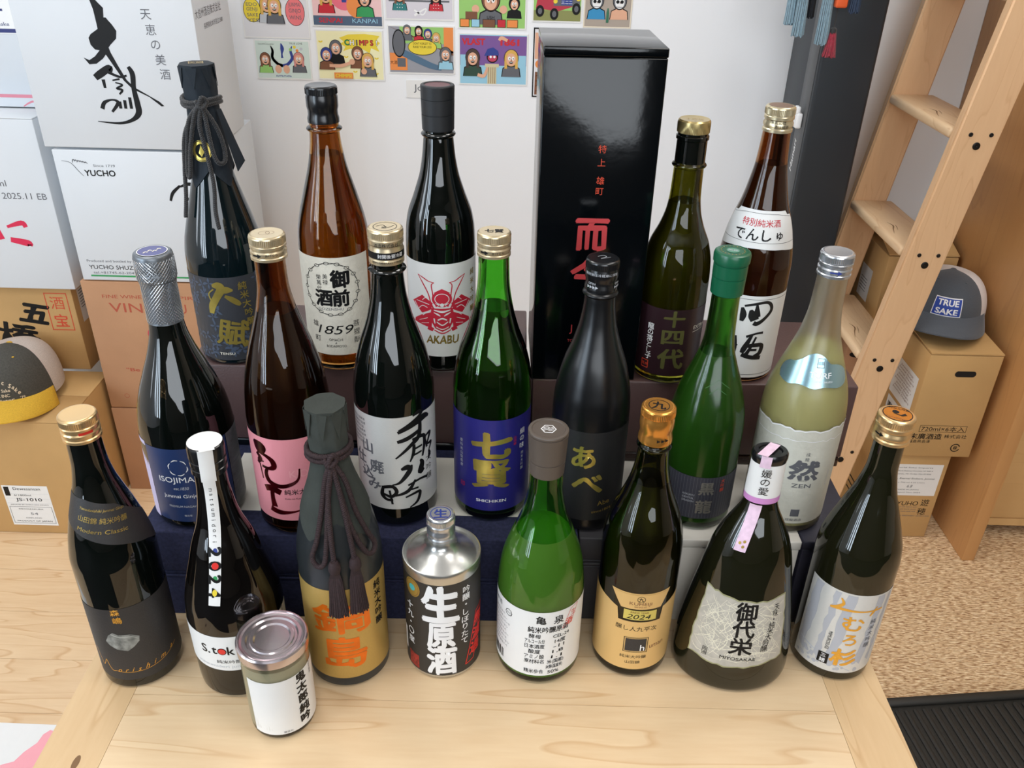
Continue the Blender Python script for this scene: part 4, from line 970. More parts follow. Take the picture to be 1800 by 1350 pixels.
# 17 Gozenshu
b=Bottle('goz','amber bottle with glossy black cap and cream label marked 1859 in a chain ring',-.196,.872,zz,G_AMBER,L_WATER,236,ring=(261,3.0))
screwcap(b,267,303,15.8,C_BLK,1)
p=Print();r=b.rb;c=A(-12,r)
for i in range(34):
    a=2*math.pi*i/34;p.ring(c+30*math.cos(a),100+30*math.sin(a),3.0,.6,M_BLK,'chain_ring',n=10,ry=1.9) if i%2 else p.stroke([(c+30.6*math.cos(a-.12),100+30.6*math.sin(a-.12),.5),(c+29.4*math.cos(a+.12),100+29.4*math.sin(a+.12),.5)],M_BLK,'chain_ring')
p.ring(c,100,30.6,.45,M_BLK,'chain_ring')
p.t('御',A(3,r),112,21,M_BLK,bold=.05,rough=.012);p.t('前',A(3,r),90,20,M_BLK,bold=.05,rough=.012);p.t('酒',A(-25,r),90,20,M_BLK,bold=.05,rough=.012)
p.tv('美禄',A(-20,r),115,6,M_BLK);p.tv('榮萬代',A(-31,r),114,6,M_BLK);p.t('GOZENSHU',A(-15,r),77,4.2,M_GREYI,w=28)
p.t('1859',A(-10,r),52,15,M_BLK,shear=.35,w=38);p.t('OMACHI',A(-11,r),40,4.4,M_BLK,w=15);p.t('&',A(-11,r),36,3.2,M_BLK,shear=.3);p.t('BODAIMOTO',A(-11,r),32,4.2,M_BLK,w=22)
p.tv('雄',A(-45,r),58,8,M_BLK);p.tv('町',A(-43,r),40,8,M_BLK);p.tv('菩提',A(25,r),58,8,M_BLK,gap=1.25);p.t('酛',A(25,r),38,8,M_BLK)
b.lab([(A(-90,r),21),(A(58,r),21),(A(58,r),136),(A(-90,r),136)],CREAM,p)
# 18 Akabu
b=Bottle('aka','dark green bottle with matte black cap and a red samurai helmet on its white label',-.081,.874,zz,G_DARK,ring=(258,2.6))
p=Print();p.disc(0,0,12.5,mat('dark_red_disc',(90,30,36),.4),'disc',1)
stopper(b,262,306,16.2,17,C_MBLK,(.36,.7),emblem=p)
p=Print();r=b.rb;HR=mat('helmet_red',(200,38,60),.5)
def hs(pts,m=HR,layer=1,mir=True,**kw):
    p.stroke(pts,m,'helmet_crest',layer=layer,**kw)
    if mir:p.stroke([(-a,v,w_) for a,v,w_ in pts],m,'helmet_crest',layer=layer,**kw)
def hp(pts,m=HR,layer=1,mir=True):
    p.poly(pts,m,'helmet_crest',layer)
    if mir:p.poly([(-a,v) for a,v in pts],m,'helmet_crest',layer)
# horns in outline
hs([(27,117,.6),(21,108,1.4),(15,97,1.3),(12,86,1.4),(9,79,1.8)]);hs([(27,117,.6),(20,114,1.2),(14,111,1),(8,110,.6)]);hs([(8,110,.6),(11,107,1.2),(10,98,1.2),(9,90,1.2),(6,82,1.6)])
# bowl, neck guard, mask
p.disc(0,91,11,HR,'helmet_crest',ry=9.5);hp([(-9,98),(-4,101),(0,103),(4,101),(9,98),(0,96)],mir=False)
hp([(10,86),(22,94),(36,84),(32,80),(24,72),(12,78)]);hp([(10,76),(24,70),(33,64),(34,60),(22,58),(12,56)])
hp([(-12,80),(12,80),(13,66),(8,56),(0,52),(-8,56),(-13,66)],mir=False)
for q_ in ((14,84,30,86),(16,80,28,76),(14,90,22,88)):hs([(q_[0],q_[1],.8),((q_[0]+q_[2])/2,q_[1]+1.5,.8),(q_[2],q_[3],.6)],LABW,2)
hs([(33,84,.9),(27,76,1.1),(22,71,.8)],LABW,2);hs([(12,78,.9),(22,70,.7)],LABW,2)
p.ring(0,91,8,.8,LABW,'helmet_detail',2,ry=6.5);p.disc(0,84,2.2,LABW,'helmet_detail',2);hs([(3,84,1.5),(7,86,.6)],LABW,2)
hs([(-9,78,.8),(0,76,2.4),(9,78,.8)],LABW,2,False);hs([(2,71,.8),(5,73,1.8),(9,75,.6)],LABW,2);hs([(9,68,1.6),(8,62,1.2)],LABW,2);hs([(-6,64,1),(0,60,1.4),(6,64,1)],LABW,2,False);hs([(-5,66,1.4),(0,68,1.8),(5,66,1.4)],LABW,2,False);hs([(-7,58,.8),(0,55,1),(7,58,.8)],LABW,2,False)
hs([(16,68,.6),(27,63,.5)],LABW,2);hs([(15,62,.6),(24,60,.5)],LABW,2)
for q_ in (16,21,26):hs([(q_,56+.2*q_,1.),(q_+2,54+.2*q_,.5)])
hp([(9,56),(15,59),(17,54),(11,52)]);hs([(-9,54,1.2),(0,50,1.4),(9,54,1.2)],HR,1,False)
p.t('AKABU',A(0,r),42,14,GOLDD,bold=.03,w=36,rough=.03,shear=.1);p.tv('純米大吟醸',A(60,r),116,8,GOLDD,gap=1.35,bold=.02)
wraplabel(b,-78,96,21,131,LABW,p)
# 19 Juyondai
b=Bottle('juyo','olive bottle with a low brass cap and ringed neck, maroon label with gold characters',.1735,.860,zz,G_OLIVE,mat('olive_sake',(92,88,34),.4),200,ring=(237,2.6))
lathe('neck_finish',[(240,15.4),(262,15.2),(263,16.4),(266,16.4),(267,15.2),(270,15.2)],G_DARK,b.o,64,angle=40)
p=Print();p.t('十四代',0,0,6,GOLDD)
lathe('cap',[(269,14.8),(269.5,16.2),(278,16.4),(280.5,16),(282,14.8),(281.6,13)],C_BRASS,b.o,140,knurl=(269.4,278.2,.35),angle=35);p.build(b.o.children[-1],b.topfn(281.7),None,.15)
p=Print();r=b.rb
FO=mat('olive_gold_foil',(150,150,90),.3,metal=.7)
p.t('十',A(9,r),80,20,FO,bold=.04,rough=.01,w=23);p.t('四',A(9,r),58,20,FO,bold=.04,w=24,rough=.01);p.t('代',A(10,r),32,26,FO,bold=.04,rough=.01,w=30)
p.tv('龍の落とし子',A(-30,r),68,8,M_WHT,gap=.92,bold=.01,rough=.02,name='script');p.t('高木',A(-35,r),21,4.4,M_ORR,name='seal');p.frame(A(-42,r),A(-28,r),16,26,.8,M_ORR,'seal')
p.t('EXTRA',A(62,r),68,6,CREAM,w=20);p.stroke([(A(45,r),63,.5),(A(75,r),64,.5)],CREAM,'rule');p.tv('清酒上諸白純米大吟醸',A(-62,r),70,3.2,M_LGREY,name='small_print')
wraplabel(b,-96,96,11,91,MAROON,p)
# 20 Denshu
b=Bottle('den','brown bottle with pale gold cap, bold black characters on white and a white neck label',.259,.870,zz,G_AMBERD,mat('brown_sake',(74,40,18),.3),238)
p=Print();p.disc(0,0,11.5,mat('bronze_disc',(150,120,100),.35,metal=.5),'disc')
q=Print();q.t('株式会社',0,281,4,M_BLK);q.t('酒は銘酒',4,276.5,3.6,M_BLK)
screwcap(b,270,295,14.8,C_CREAM,2,emblem=p,prints=q)
p=Print();r=b.rb
IK=mat('sumi_ink',(18,18,20),.5)
c=A(20,r)
for s_ in ([(c-17,92,3),(c-15,84,7),(c-16,76,4)],[(c-15,94,2.4),(c-4,97,3),(c+8,99,3.4),(c+14,95,4),(c+15,88,4),(c+8,79,4),(c+1,74,5),(c-3,75,5)],[(c-8,90,3),(c-5,84,10),(c-2,78,9)],[(c-2,96,2.4),(c-1,88,6),(c,82,7)],
 [(c-20,58,4),(c-19,44,6),(c-20,30,4)],[(c-25,52,2),(c-16,46,3)],[(c-8,58,3),(c+2,62,2.4),(c+10,63,3)],[(c-2,60,3),(c-8,44,6),(c-10,38,4)],[(c-9,46,4),(c+4,48,5),(c+11,47,5),(c+10,38,5),(c+4,34,4)],[(c+3,58,2.4),(c-1,46,3),(c-6,34,5)],[(c-10,36,5),(c,33,5),(c+12,32,5)],[(c-4,42,3),(c+6,42,3)]):p.stroke(s_,IK,'brush_lettering')
p.stroke([(A(-40,r),102,.4),(A(85,r),102,.4)],M_BLK,'rule');p.stroke([(A(-40,r),11,.4),(A(85,r),11,.4)],M_BLK,'rule')
wraplabel(b,-90,92,7,106,LABW,p)
RD=32.;p=Print();p.t('特別純米酒',A(2,RD),183,8,M_RED,w=44,rough=.01,bold=.01,name='red_lettering')
for i,ch in enumerate('でんしゅ'):p.t(ch,A(2,RD)+(-21+14*i),171-(1 if i in(0,3) else 0),13.5 if i<3 else 11,M_BLK,bold=.02,rough=.01)
p.stroke([(-45,162,.35),(0,163.5,.35),(45,162,.35)],M_BLK,'rule');p.stroke([(-42,187,.35),(-20,191.5,.35),(0,192,.35),(20,191.5,.35),(42,187,.35)],M_BLK,'rule',k=2)
b.lab([(-46,152),(-25,156),(0,157.5),(25,156),(46,152),(50,170),(44,189),(36,190),(33,194),(15,195),(-15,195),(-33,194),(-36,190),(-44,189),(-50,170)],LABW,p,rref=RD,name='neck_label',cut=(3.,3.))
# ---- one-cup glass in front ----------------------------------------
x,y_=-.2144,.5568
PROF['cup']=[(0,26),(2,29.5),(6,30.6),(14,31),(92,31.3),(99,31)]
b=Bottle('cup','small glass cup with a steel lid and white label, in front of all the bottles',x,y_,0,G_CLEAR,L_GREY,90,name='sake_cup',cat='cup',wall=2.2)
lathe('lid',[(96,31.8),(97,32.6),(103,32.8),(105.5,32.6),(107,31.4),(107,30.2),(104.6,29.4),(104,27.5),(105.2,26.5),(105.2,24),(104,22.5),(104,20.5),(105,19.5),(105,17),(103.8,15.5),(103.8,0.01)],LIDM,b.o,80,caps=(False,False),angle=30)
p=Print();r=b.rb
p.tv('鬼太郎純吟',A(37,r),73,12.5,M_BLK,gap=1.08,bold=.05,rough=.015)
p.t('純米吟醸酒',A(62,r),72,3,M_GREYI,rot=-90,name='small_print');p.t('醸造元',A(2,r),11,3,M_GREYI,name='small_print')
wraplabel(b,-60,118,8,79,LABW,p)

# ------------------------------------------------------------------ cartons
def carton(label,x0,x1,y0,y1,z0,z1,m,front=None,right=None,left=None,flaps=True,top=None,stick=None,name='carton'):
    cx,cy=(x0+x1)/2,(y0+y1)/2;t=thing(name,label,'box',(cx,cy,z0));X,Y,H=(x1-x0)/2,(y1-y0)/2,z1-z0
    body=box('body',-X,X,-Y,Y,0,H-.003,m,t,.0015)
    if flaps:
        box('flap',-X,X,-Y,-.0008,H-.003,H,m,t,.0008,1);box('flap',-X,X,.0008,Y,H-.003,H,m,t,.0008,1)
    if front:front.build(body,flatfn((-X,-Y,0),(1,0,0),(0,0,1)),None,.3)
    if right:right.build(body,flatfn((X,-Y,0),(0,1,0),(0,0,1)),None,.3)
    if left:left.build(body,flatfn((-X,Y,0),(0,-1,0),(0,0,1)),None,.3)
    return t,body
# column against the wall -------------------------------------------------
p=Print()
p.t("FINE WINE & SPIRITS",130,150,1,M_DRED) if False else None
carton('reddish kraft wine carton on the floor, bottom of the stack behind the foil-necked bottle',-.990,-.655,1.78,2.09,-.68,-.4285,KRAFT_R,Print(),flaps=False)
p=Print();p.t('FINE WINE',88,300,12,M_DRED,w=90);p.t('SPIRITS',246,300,12,M_DRED,w=76);p.t('VIN',92,272,34,M_DRED,w=76);p.t('U',222,272,34,M_DRED);p.disc(150,205,20,mat('magenta_red',(196,52,78),.6),'red_disc');p.t('"Be the Best',120,108,12,M_DRED,w=120,bold=.02);p.t('IMPORTED BY THE BOTTLE',130,32,6,M_DRED,w=110);p.ring(46,34,6,.8,M_DRED,'mark')
carton('reddish kraft wine carton with faded red capitals, under the white carton with a green line',-.988,-.650,1.78,2.09,-.428,-.0885,KRAFT_R,p,flaps=False)
p=Print();p.t('YUCHO',92,247,18,M_BLK,bold=.03,w=66);p.t('Since 1719',104,263,8,M_GREYI,w=46);p.stroke([(16,272,.8),(34,268,1.2),(48,250,1.4),(56,240,.8)],M_GREYI,'rice_mark')
for i in range(6):p.stroke([(38+i*5,268+(i*3)%5,.8),(41+i*5,275-i,2.4),(45+i*5,272-i,.8)],M_GREYI,'rice_mark')
p.t('Produced and bottled by',68,46,8,M_GREYI,w=100);p.t('YUCHO SHUZO',76,32,14,M_BLK,w=112);p.t('tel.+81745-62-2047',76,19,8,M_GREYI,w=98);p.rect(20,330,9,13,M_GRN,'green_line')
for s_ in ([(232,190,5),(240,208,7),(258,224,5)],[(258,222,4),(280,228,8),(296,214,7),(304,180,6),(308,165,4)],[(262,190,4),(276,196,6),(290,190,4)],[(270,176,4),(290,178,5),(284,162,4),(268,164,4),(272,176,4)],[(280,196,4),(276,150,4)],[(262,148,4),(286,140,4),(296,150,3)]):p.stroke(s_,M_BLK,'brush_mark')
p.t('の',262,118,24,M_BLK,rough=.02);p.t('森',292,86,52,M_BLK,bold=.02,rough=.015)
carton('white carton with a green line and black brush marks, middle of the white stack',-.978,-.643,1.78,2.08,-.088,.210,CARTON,p,flaps=False)
p=Print()
def q3(L_):return [((x_-(70+.2475*y_))/3.971*(1.10+.08*y_/1030),(1030-y_)*.283,w_/3.971*.95) for x_,y_,w_ in L_]
BIG=[(640,8),(680,15),(740,70),(742,130),(757,130),(775,150),(800,175),(830,215),(828,265),(790,305),(775,325),(790,360),(840,445),(900,540),(955,590),(1130,685),(1165,715),(1145,718),(1060,655),(940,600),(880,545),(790,420),(755,372),(735,400),(690,435),(640,440),(600,395),(640,412),(680,385),(712,345),(680,340),(650,310),(636,265),(650,240),(700,205),(690,160),(670,80)]
p.poly([q_[:2] for q_ in q3([(a,b_,1) for a,b_ in BIG])],M_BLK,'brush_lettering')
for s_ in ([(680,530,50),(720,500,60),(780,460,50),(790,490,20)],[(770,490,24),(850,520,20),(900,510,16)],[(735,540,30),(750,600,22)],[(800,545,12),(850,535,16)],[(820,560,10),(870,575,16),(830,600,16),(870,610,20),(850,640,14)],[(910,450,30),(940,500,44),(950,600,40),(975,700,50),(985,770,50),(940,820,30),(850,845,20),(700,835,6)],[(730,745,36),(745,700,30),(800,680,14),(840,700,30),(800,765,20)],[(850,690,26),(860,740,26)],[(885,680,26),(895,740,26)],[(920,660,26),(935,740,26)]):p.stroke(q3(s_),M_BLK,'brush_lettering')
p.tv('天恵の美酒',262,262,22,M_GREYI,gap=1.26,du=4.5)
for pr in ('大',):pass
q=Print();q.t('大信州酒造株式会社',88,262,19,M_GREYI,w=160);q.t('長野県松本市島立2380',110,236,12,M_GREYI,w=120)
carton('big white carton with a large black brush signature, topmost of the stack beside the wall',-.990,-.635,1.78,2.003,.2125,.60,CARTON,p,right=q,flaps=False)
# column further left
DY=1.597
p=Print()
t,bd=carton('low kraft carton on the floor with a white shipping label, carrying the mustard-brimmed cap',-1.44,-1.000,DY,1.83,-.679,-.357,KRAFT,None)
pl=Print();pl.rect(4,16,88,114,M_BLK,'black_block');pl.t('Dewasansan',58,109,11,M_BLK,w=64);pl.t('6/1800ml',44,90,6.5,M_BLK,w=40);pl.t('JS-1010',56,76,12,M_BLK,w=62,bold=.01);pl.t('IMPORTED BY WORLD SAKE IMPORTS',54,62,4,M_GREYI,w=90);pl.frame(4,104,6,56,.8,M_BLK);pl.t('DEWAZAKURA',54,49,5,M_BLK,w=58);pl.t('54',58,35,10,M_GREYI,w=18);pl.t('OAKLAND',54,22,5,M_GREYI,w=38);pl.t('PRODUCT OF JAPAN',54,12,5.5,M_BLK,w=84)
for i in range(3):pl.rect(2,106,98-i*14-4,98-i*14-3.6,M_LGREY,'rule')
flatlabel(bd,(.220-.195,-.1165,.024),(1,0,0),(0,0,1),rect_pts(0,108,0,118),LABW,pl,'shipping_label')
p=Print();p.t('五',405,150,62,M_BLK,bold=.06,rough=.012,w=72,shear=.2,rot=-8);p.t('橋',350,82,88,M_BLK,bold=.03,rough=.012,w=100,rot=-8)
SR2=mat('kraft_red',(204,74,44),.6);p.frame(438,492,108,206,2.2,SR2,'red_stamp');p.t('酒',465,180,36,SR2,name='red_stamp');p.t('宝',465,134,36,SR2,name='red_stamp',bold=.02)
t,bd=carton('kraft carton with black brush characters and a red stamp, behind the mustard-brimmed cap',-1.55,-1.045,1.834,2.12,-.354,-.131,KRAFT,p)
pl=Print()
for i in range(7):pl.rect(6,60-i*3%20,78-i*7,80-i*7,M_GREYI,'small_print')
flatlabel(bd,(.2525,-.12,.12),(0,1,0),(0,0,1),rect_pts(0,70,0,85),LABW,pl,'shipping_label')
pl=Print();pl.t('GA',30,80,24,M_BLK,rot=0);pl.t('A',34,52,24,M_BLK);pl.t('UCB',40,20,16,M_BLK)
flatlabel(bd,(.2525,.01,.012),(0,1,0),(0,0,1),rect_pts(0,90,0,105),LABW,pl,'shipping_label')
p=Print();p.t('645 1800ml',330,250,20,M_GREYI,w=110);p.t('2025.11 EB',418,222,20,M_GREYI,w=98)
for s_ in ([(360,150,6),(395,160,12),(402,150,10)],[(360,120,12),(398,112,16),(400,106,8)],[(330,160,14),(340,120,16)]):p.stroke(s_,mat('crimson_ink',(214,34,76),.5),'red_brush')
q=Print();q.stroke([(70,240,2),(70,222,2),(88,222,2)],M_GREYI,'corner_mark',k=1);q.stroke([(70,120,2),(70,102,2),(88,102,2)],M_GREYI,'corner_mark',k=1)
t,bd=carton('white carton with grey printed code at the left edge, above the stamped kraft carton',-1.50,-1.022,1.815,2.10,-.1295,.262,CARTON,p,right=q)
p=Print();p.rect(20,60,-40,-2,M_PINKI,'tape')
# clear-taped white carton at the very edge
pr=Print();NB=mat('navy_ink',(40,48,112),.5);pr.rect(180,470,150,330,NB,'navy_print');pr.t('酒',388,232,128,M_WHT,bold=.06,layer=2,name='white_lettering');pr.rect(180,470,160,176,M_WHT,'white_band',2);pr.t('Logistics for Sake',388,168,11,NB,w=92,layer=3);pr.rect(180,470,150,152,M_WHT,'white_band',2)
pr.rect(180,470,20,27,mat('tape_red',(214,130,146),.4),'red_tape');pr.stroke([(420,2,2),(440,12,4),(468,16,3)],MAT['tape_red'],'red_tape')
t,bd=carton('white carton with a navy and white printed panel, set behind the coded white carton',-1.50,-1.03,1.90,2.12,.2645,.62,CARTON,pr)

# right-hand cartons
def openflap(t,x0,x1,y0,y1,z,m,up=.02):
    V=[(x0,y0,z),(x1,y0,z),(x1,y1,z+up),(x0,y1,z+up)];V2=[(a,b_,c_+.003) for a,b_,c_ in V]
    mk('flap',V+V2,[(0,3,2,1),(4,5,6,7),(0,1,5,4),(1,2,6,5),(2,3,7,6),(3,0,4,7)],m,t)
p=Print();p.t('YUHO',92,104,18,M_BLK,w=52,shear=.1);p.t('遊',134,107,22,M_BLK,rough=.015);p.t('穂',132,80,22,M_BLK,rough=.015)
for i in range(3):p.t('A STORY OF RICE AND WATER'[:18+i*2],84,93-i*7,4.4,M_GREYI,w=66)
p.t('MIOYA BREWERY ISHIKAWA',110,66,4.6,M_GREYI,w=90)
q=Print();q.t('ヨ',170,70,60,M_BLK,name='side_lettering');q.t('III',120,60,60,M_BLK,name='side_lettering')
t,bd=carton('kraft carton on the floor with a large white address label, under the carton marked 720ml',.880,1.040,1.665,1.955,-.679,-.430,KRAFT,p,left=q)
pl=Print()
for i,(s_,w_) in enumerate((('World Sake Imports',92),('738 Ward Avenue Honolulu HI 96814',96),('Honolulu, HI Order No 01426',92))):pl.t(s_,58,82-i*9,5,M_GREYI,w=w_)
pl.t('Yuho, Eternal Embers, Junmai',62,50,6.4,M_BLK,w=108,shear=.15);pl.t('6 x 720 ml 4.32 Liters',60,39,4.6,M_GREYI,w=70);pl.t('6.8',62,28,11,M_GREYI,shear=.2);pl.t('MADE IN JAPAN',60,17,4.4,M_GREYI,w=52);pl.t('Shipped Nov 2024',60,9,4.6,M_GREYI,w=64)
flatlabel(bd,(-.080+.022,-.145,.128),(1,0,0),(0,0,1),rect_pts(0,128,0,92),LABW,pl,'address_label')
p=Print();p.frame(24,132,68,86,.9,M_BLK);p.t('720ml×6本入',78,77,15,M_BLK,w=100);p.t('末廣酒造',44,56,17,M_BLK,w=74,bold=.015);p.t('株式会社',112,57,11,M_BLK,w=52);p.t('福島県会津',32,42,9,M_BLK,w=50);p.ring(120,26,11,2.4,M_BLK,'recycling_mark',a0=20,a1=340);p.t('段',120,26,10,M_BLK,name='recycling_mark',bold=.03)
t,bd=carton('kraft carton marked 720ml with a hand hole, directly under the grey and white cap',.915,1.075,1.655,1.955,-.4285,-.158,KRAFT,p,flaps=False)
openflap(t,-.08,.08,-.15,-.004,.2695,KRAFT,.008);openflap(t,-.08,.08,.15,.006,.2695,KRAFT,.014)
hp_=Print();N=24;pts=[]
for i in range(N):
    a=2*math.pi*i/N;pts.append((88+(16 if math.cos(a)>0 else -16)+7.5*math.cos(a),222+7.5*math.sin(a)))
hp_.poly(pts,GAP,'hand_hole');hp_.build(bd,flatfn((-.08,-.15,0),(1,0,0),(0,0,1)),None,.25)
pl=Print()
for i in range(9):pl.t('Junmai Daiginjo 720ml'[:12+i%6],60,84-i*8,6,M_BRN,w=70+i%3*12)
flatlabel(bd,(-.08,-.01,.10),(0,-1,0),(0,0,1),rect_pts(0,120,0,96),LABW,pl,'shipping_label')
pl=Print()
for i in range(18):pl.rect(8+i*4,10+i*4+(i%3),10,42,M_BLK,'barcode')
flatlabel(bd,(-.08,-.015,.035),(0,-1,0),(0,0,1),rect_pts(0,90,0,56),LABW,pl,'barcode_label')
t,bd=carton('plain kraft carton standing behind the ladder with a part-open top',.912,1.082,1.965,2.18,-.2885,-.052,KRAFT,None,flaps=False)
openflap(t,-.085,.085,-.1075,-.01,.2365,KRAFT,.03);openflap(t,-.085,.085,.1075,.01,.2365,KRAFT,.03)
pl=Print()
for i in range(5):pl.rect(8,50,52-i*8,54-i*8,M_GREYI,'small_print')
flatlabel(bd,(-.085,.03,.08),(0,-1,0),(0,0,1),rect_pts(0,70,0,86),LABW,pl,'shipping_label')
t,bd=carton('kraft carton with a dark hand hole low behind the ladder, carrying the part-open carton',.862,1.085,1.96,2.18,-.679,-.29,KRAFT_R,None)
hp_=Print();hp_.disc(30,355,20,GAP,'hand_hole',ry=9);hp_.build(bd,flatfn((-.1115,-.11,0),(1,0,0),(0,0,1)),None,.25)
# ------------------------------------------------------------------ caps to wear
def hat(name,label,loc,rz,crown_m,mesh_m,brim_m,pr,under=None,s=1.,rx=0,hh_=.112,fa=1.25):
    t=thing(name,label,'hat',loc,rot=(rx,0,rz))
    rx_,ry_,h=.088*s,.100*s,hh_*s;n=48;L_=14;front=[];back=[]
    def P(a,f):   # a angle from front, f 0..1 height
        q=f*math.pi/2;k=math.cos(q)**.62;hh=h*math.sin(q)**1.0*(1+.06*math.cos(a))
        return Vector((rx_*k*math.sin(a),-ry_*k*math.cos(a)-.004*math.cos(a)*math.sin(q*2)*3*s,hh))
    def shell(a0,a1,name,m,th=.0018):
        V=[];Fc=[];na=28
        for o_ in (0,1):
            for i in range(L_+1):
                for j in range(na+1):
                    a=a0+(a1-a0)*j/na;p_=P(a,i/L_*.985);p_=p_*(1-.02*o_);V.append(p_)
        M=(L_+1)*(na+1)
        for o_ in (0,1):
            for i in range(L_):
                for j in range(na):
                    q=o_*M+i*(na+1)+j;f=(q,q+1,q+na+2,q+na+1);Fc.append(f if not o_ else f[::-1])
        for j in range(na):Fc.append((j,M+j,M+j+1,j+1))
        for i in range(L_):
            for j in (0,na):
                q=i*(na+1)+j;Fc.append((q,q+na+1,M+q+na+1,M+q))
        return mk(name,V,Fc,m,t,True,angle=60)
    fp=shell(-fa,fa,'front_panel',crown_m);shell(fa,2*math.pi-fa,'mesh_back',mesh_m)
    # brim
    V=[];Fc=[];na=24;nb=8
    for o_ in (0,1):
        for i in range(nb+1):
            for j in range(na+1):
                a=-1.22+2.44*j/na;base=P(a,0);f=i/nb
                e=Vector((.098*s*math.sin(a*1.02),-ry_-.062*s*math.cos(a*.9)**.8,0));e.y=-ry_*math.cos(a)-.070*s*max(0,math.cos(a*1.18))**.7
                p_=base.lerp(e,f);p_.z=.006*s+.006*s*(1-f)-(.30*p_.x*p_.x*10*s*.9)*(.25+.75*f)+.0*f-.012*s*f+.012*s
                p_.z-=o_*.0025;V.append(p_)
    M=(nb+1)*(na+1)
    for o_ in (0,1):
        for i in range(nb):
            for j in range(na):
                q=o_*M+i*(na+1)+j;f=(q,q+1,q+na+2,q+na+1);Fc.append(f[::-1] if not o_ else f)
    for i in (nb,):
        for j in range(na):
            q=i*(na+1)+j;Fc.append((q,q+1,M+q+1,M+q))
    for j in (0,na):
        for i in range(nb):
            q=i*(na+1)+j;Fc.append((q,q+na+1,M+q+na+1,M+q))
    br=mk('brim',V,Fc,brim_m,t,True,angle=60)
    zb=min(v.z for v in V)
    for c_ in t.children:c_.location.z-=zb
    lathe('button',[(0,7),(2,7),(4,5),(5,1)],crown_m if not under else under,t,16,loc=(0,0,h*1.0-.001-zb))
    for a in (-.55,.55):
        p_=P(a,.72);lathe('eyelet',[(0,2.6),(1.2,2.4)],crown_m if not under else brim_m,t,12,loc=(p_.x*1.01,p_.y*1.01,p_.z-zb))
    def f(u,v,l):   # front panel mapping: u arc mm, v height mm
        vv=min(.97,math.asin(min(.98,(v/1000)/h))/(math.pi/2));a=(u/1000)/(ry_*.92);p_=P(a,vv);nrm=Vector((math.sin(a),-math.cos(a),.35)).normalized();return p_+nrm*(l/1000+.0006)+Vector((0,0,0))
    if pr:pr.build(fp,f,(5.,5.),.25)
    return t
GREYF=mat('slate_grey_twill',(74,80,88),.85,noise=.12,nscale=700,bump=.3,bscale=1500,sheen=.2)
WMESH=mat('white_mesh_cloth',(226,222,222),.8,noise=.08,nscale=900,bump=.4,bscale=900)
CHF=mat('faded_charcoal_twill',(70,68,62),.88,noise=.2,nscale=300,bump=.3,bscale=1500)
OATM=mat('oatmeal_mesh_cloth',(196,184,176),.85,noise=.15,nscale=500,bump=.4,bscale=900)
MUST=mat('mustard_twill',(208,164,48),.85,noise=.12,nscale=400,bump=.3,bscale=1500)
p=Print();p.rect(-31,35,22,62,M_WHT,'patch_border',1);p.rect(-29,33,24,60,mat('patch_blue',(40,70,160),.6),'patch',2);p.t('TRUE',2,51.5,17,M_WHT,w=50,bold=.04,layer=3);p.t('SAKE',2,33,17,M_WHT,w=50,bold=.04,layer=3)
hat('baseball_cap','slate grey baseball cap with white mesh and a blue patch, on the carton marked 720ml',(1.0,1.825,-.1455),R(-24),GREYF,WMESH,GREYF,p,s=1.02,hh_=.094,fa=1.02)
p=Print();OI=mat('oatmeal_thread',(214,196,168),.7)
arc='Authentic Sake'
for i,ch in enumerate(arc):
    a=R(150-i*9.4)
    if ch!=' ':p.t(ch,46*math.cos(a),12+52*math.sin(a),13,OI,rot=math.degrees(a)-90,bold=.03)
p.t('Ozeki Sake',0,46,10,OI,bold=.02,w=48);p.t('USA INC',0,34,10,OI,bold=.03,w=40);p.t('Hollister',-2,21,12,OI,bold=.03,shear=.25,w=58,rot=5);p.t("'79",44,24,9,OI,bold=.02)
hat('baseball_cap','faded charcoal baseball cap with mustard brim and oatmeal mesh, on the low kraft carton',(-1.150,1.715,-.3565),R(8),CHF,OATM,MUST,p,under=MUST,s=1.02)
h_=[o for o in bpy.data.objects if o.name.startswith('brim')][-1]
P=Print();P.disc(-18,0,16,M_TEAL,'round_sticker',ry=12);P.t('Heavy',-18,0,8,M_WHT,layer=2)
P.build(h_,flatfn((-.010,-.148,.0160),(1,0,-.04),(0,.98,.17)),None,.3)

# ------------------------------------------------------------------ ladder, cabinet, black column
Lx,Lz,sl=.855,.3125,.138
t=thing('ladder','beech step ladder leaning on the plywood cabinet, knots in its treads','ladder',(.718,1.88,-.68))
ox,oy,oz=.718,1.88,-.68
def stringer(y0,y1,m):
    V=[];zt=1.25
    for z in (-.68,zt):
        x=Lx+sl*(z-Lz)
        for y in (y0,y1):
            for xx in (x,x+.086):V.append((xx-ox,y-oy,z-oz))
    bm=bmesh.new();vs_=[bm.verts.new(v) for v in V]
    for f in ((0,1,3,2),(4,6,7,5),(0,4,5,1),(2,3,7,6),(0,2,6,4),(1,5,7,3)):bm.faces.new([vs_[i] for i in f])
    bmesh.ops.recalc_face_normals(bm,faces=bm.faces);bmesh.ops.bevel(bm,geom=bm.edges[:],offset=.004,segments=3,affect='EDGES');me=bpy.data.meshes.new('stringer');bm.to_mesh(me);bm.free();me.materials.append(m)
    for q in me.polygons:q.use_smooth=True
    me.set_sharp_from_angle(angle=R(50))
    return link('stringer',me,t)
near=stringer(1.690,1.717,LADW);stringer(2.040,2.067,LADW)
BOLT=mat('black_bolt',(20,18,18),.4,metal=.4)
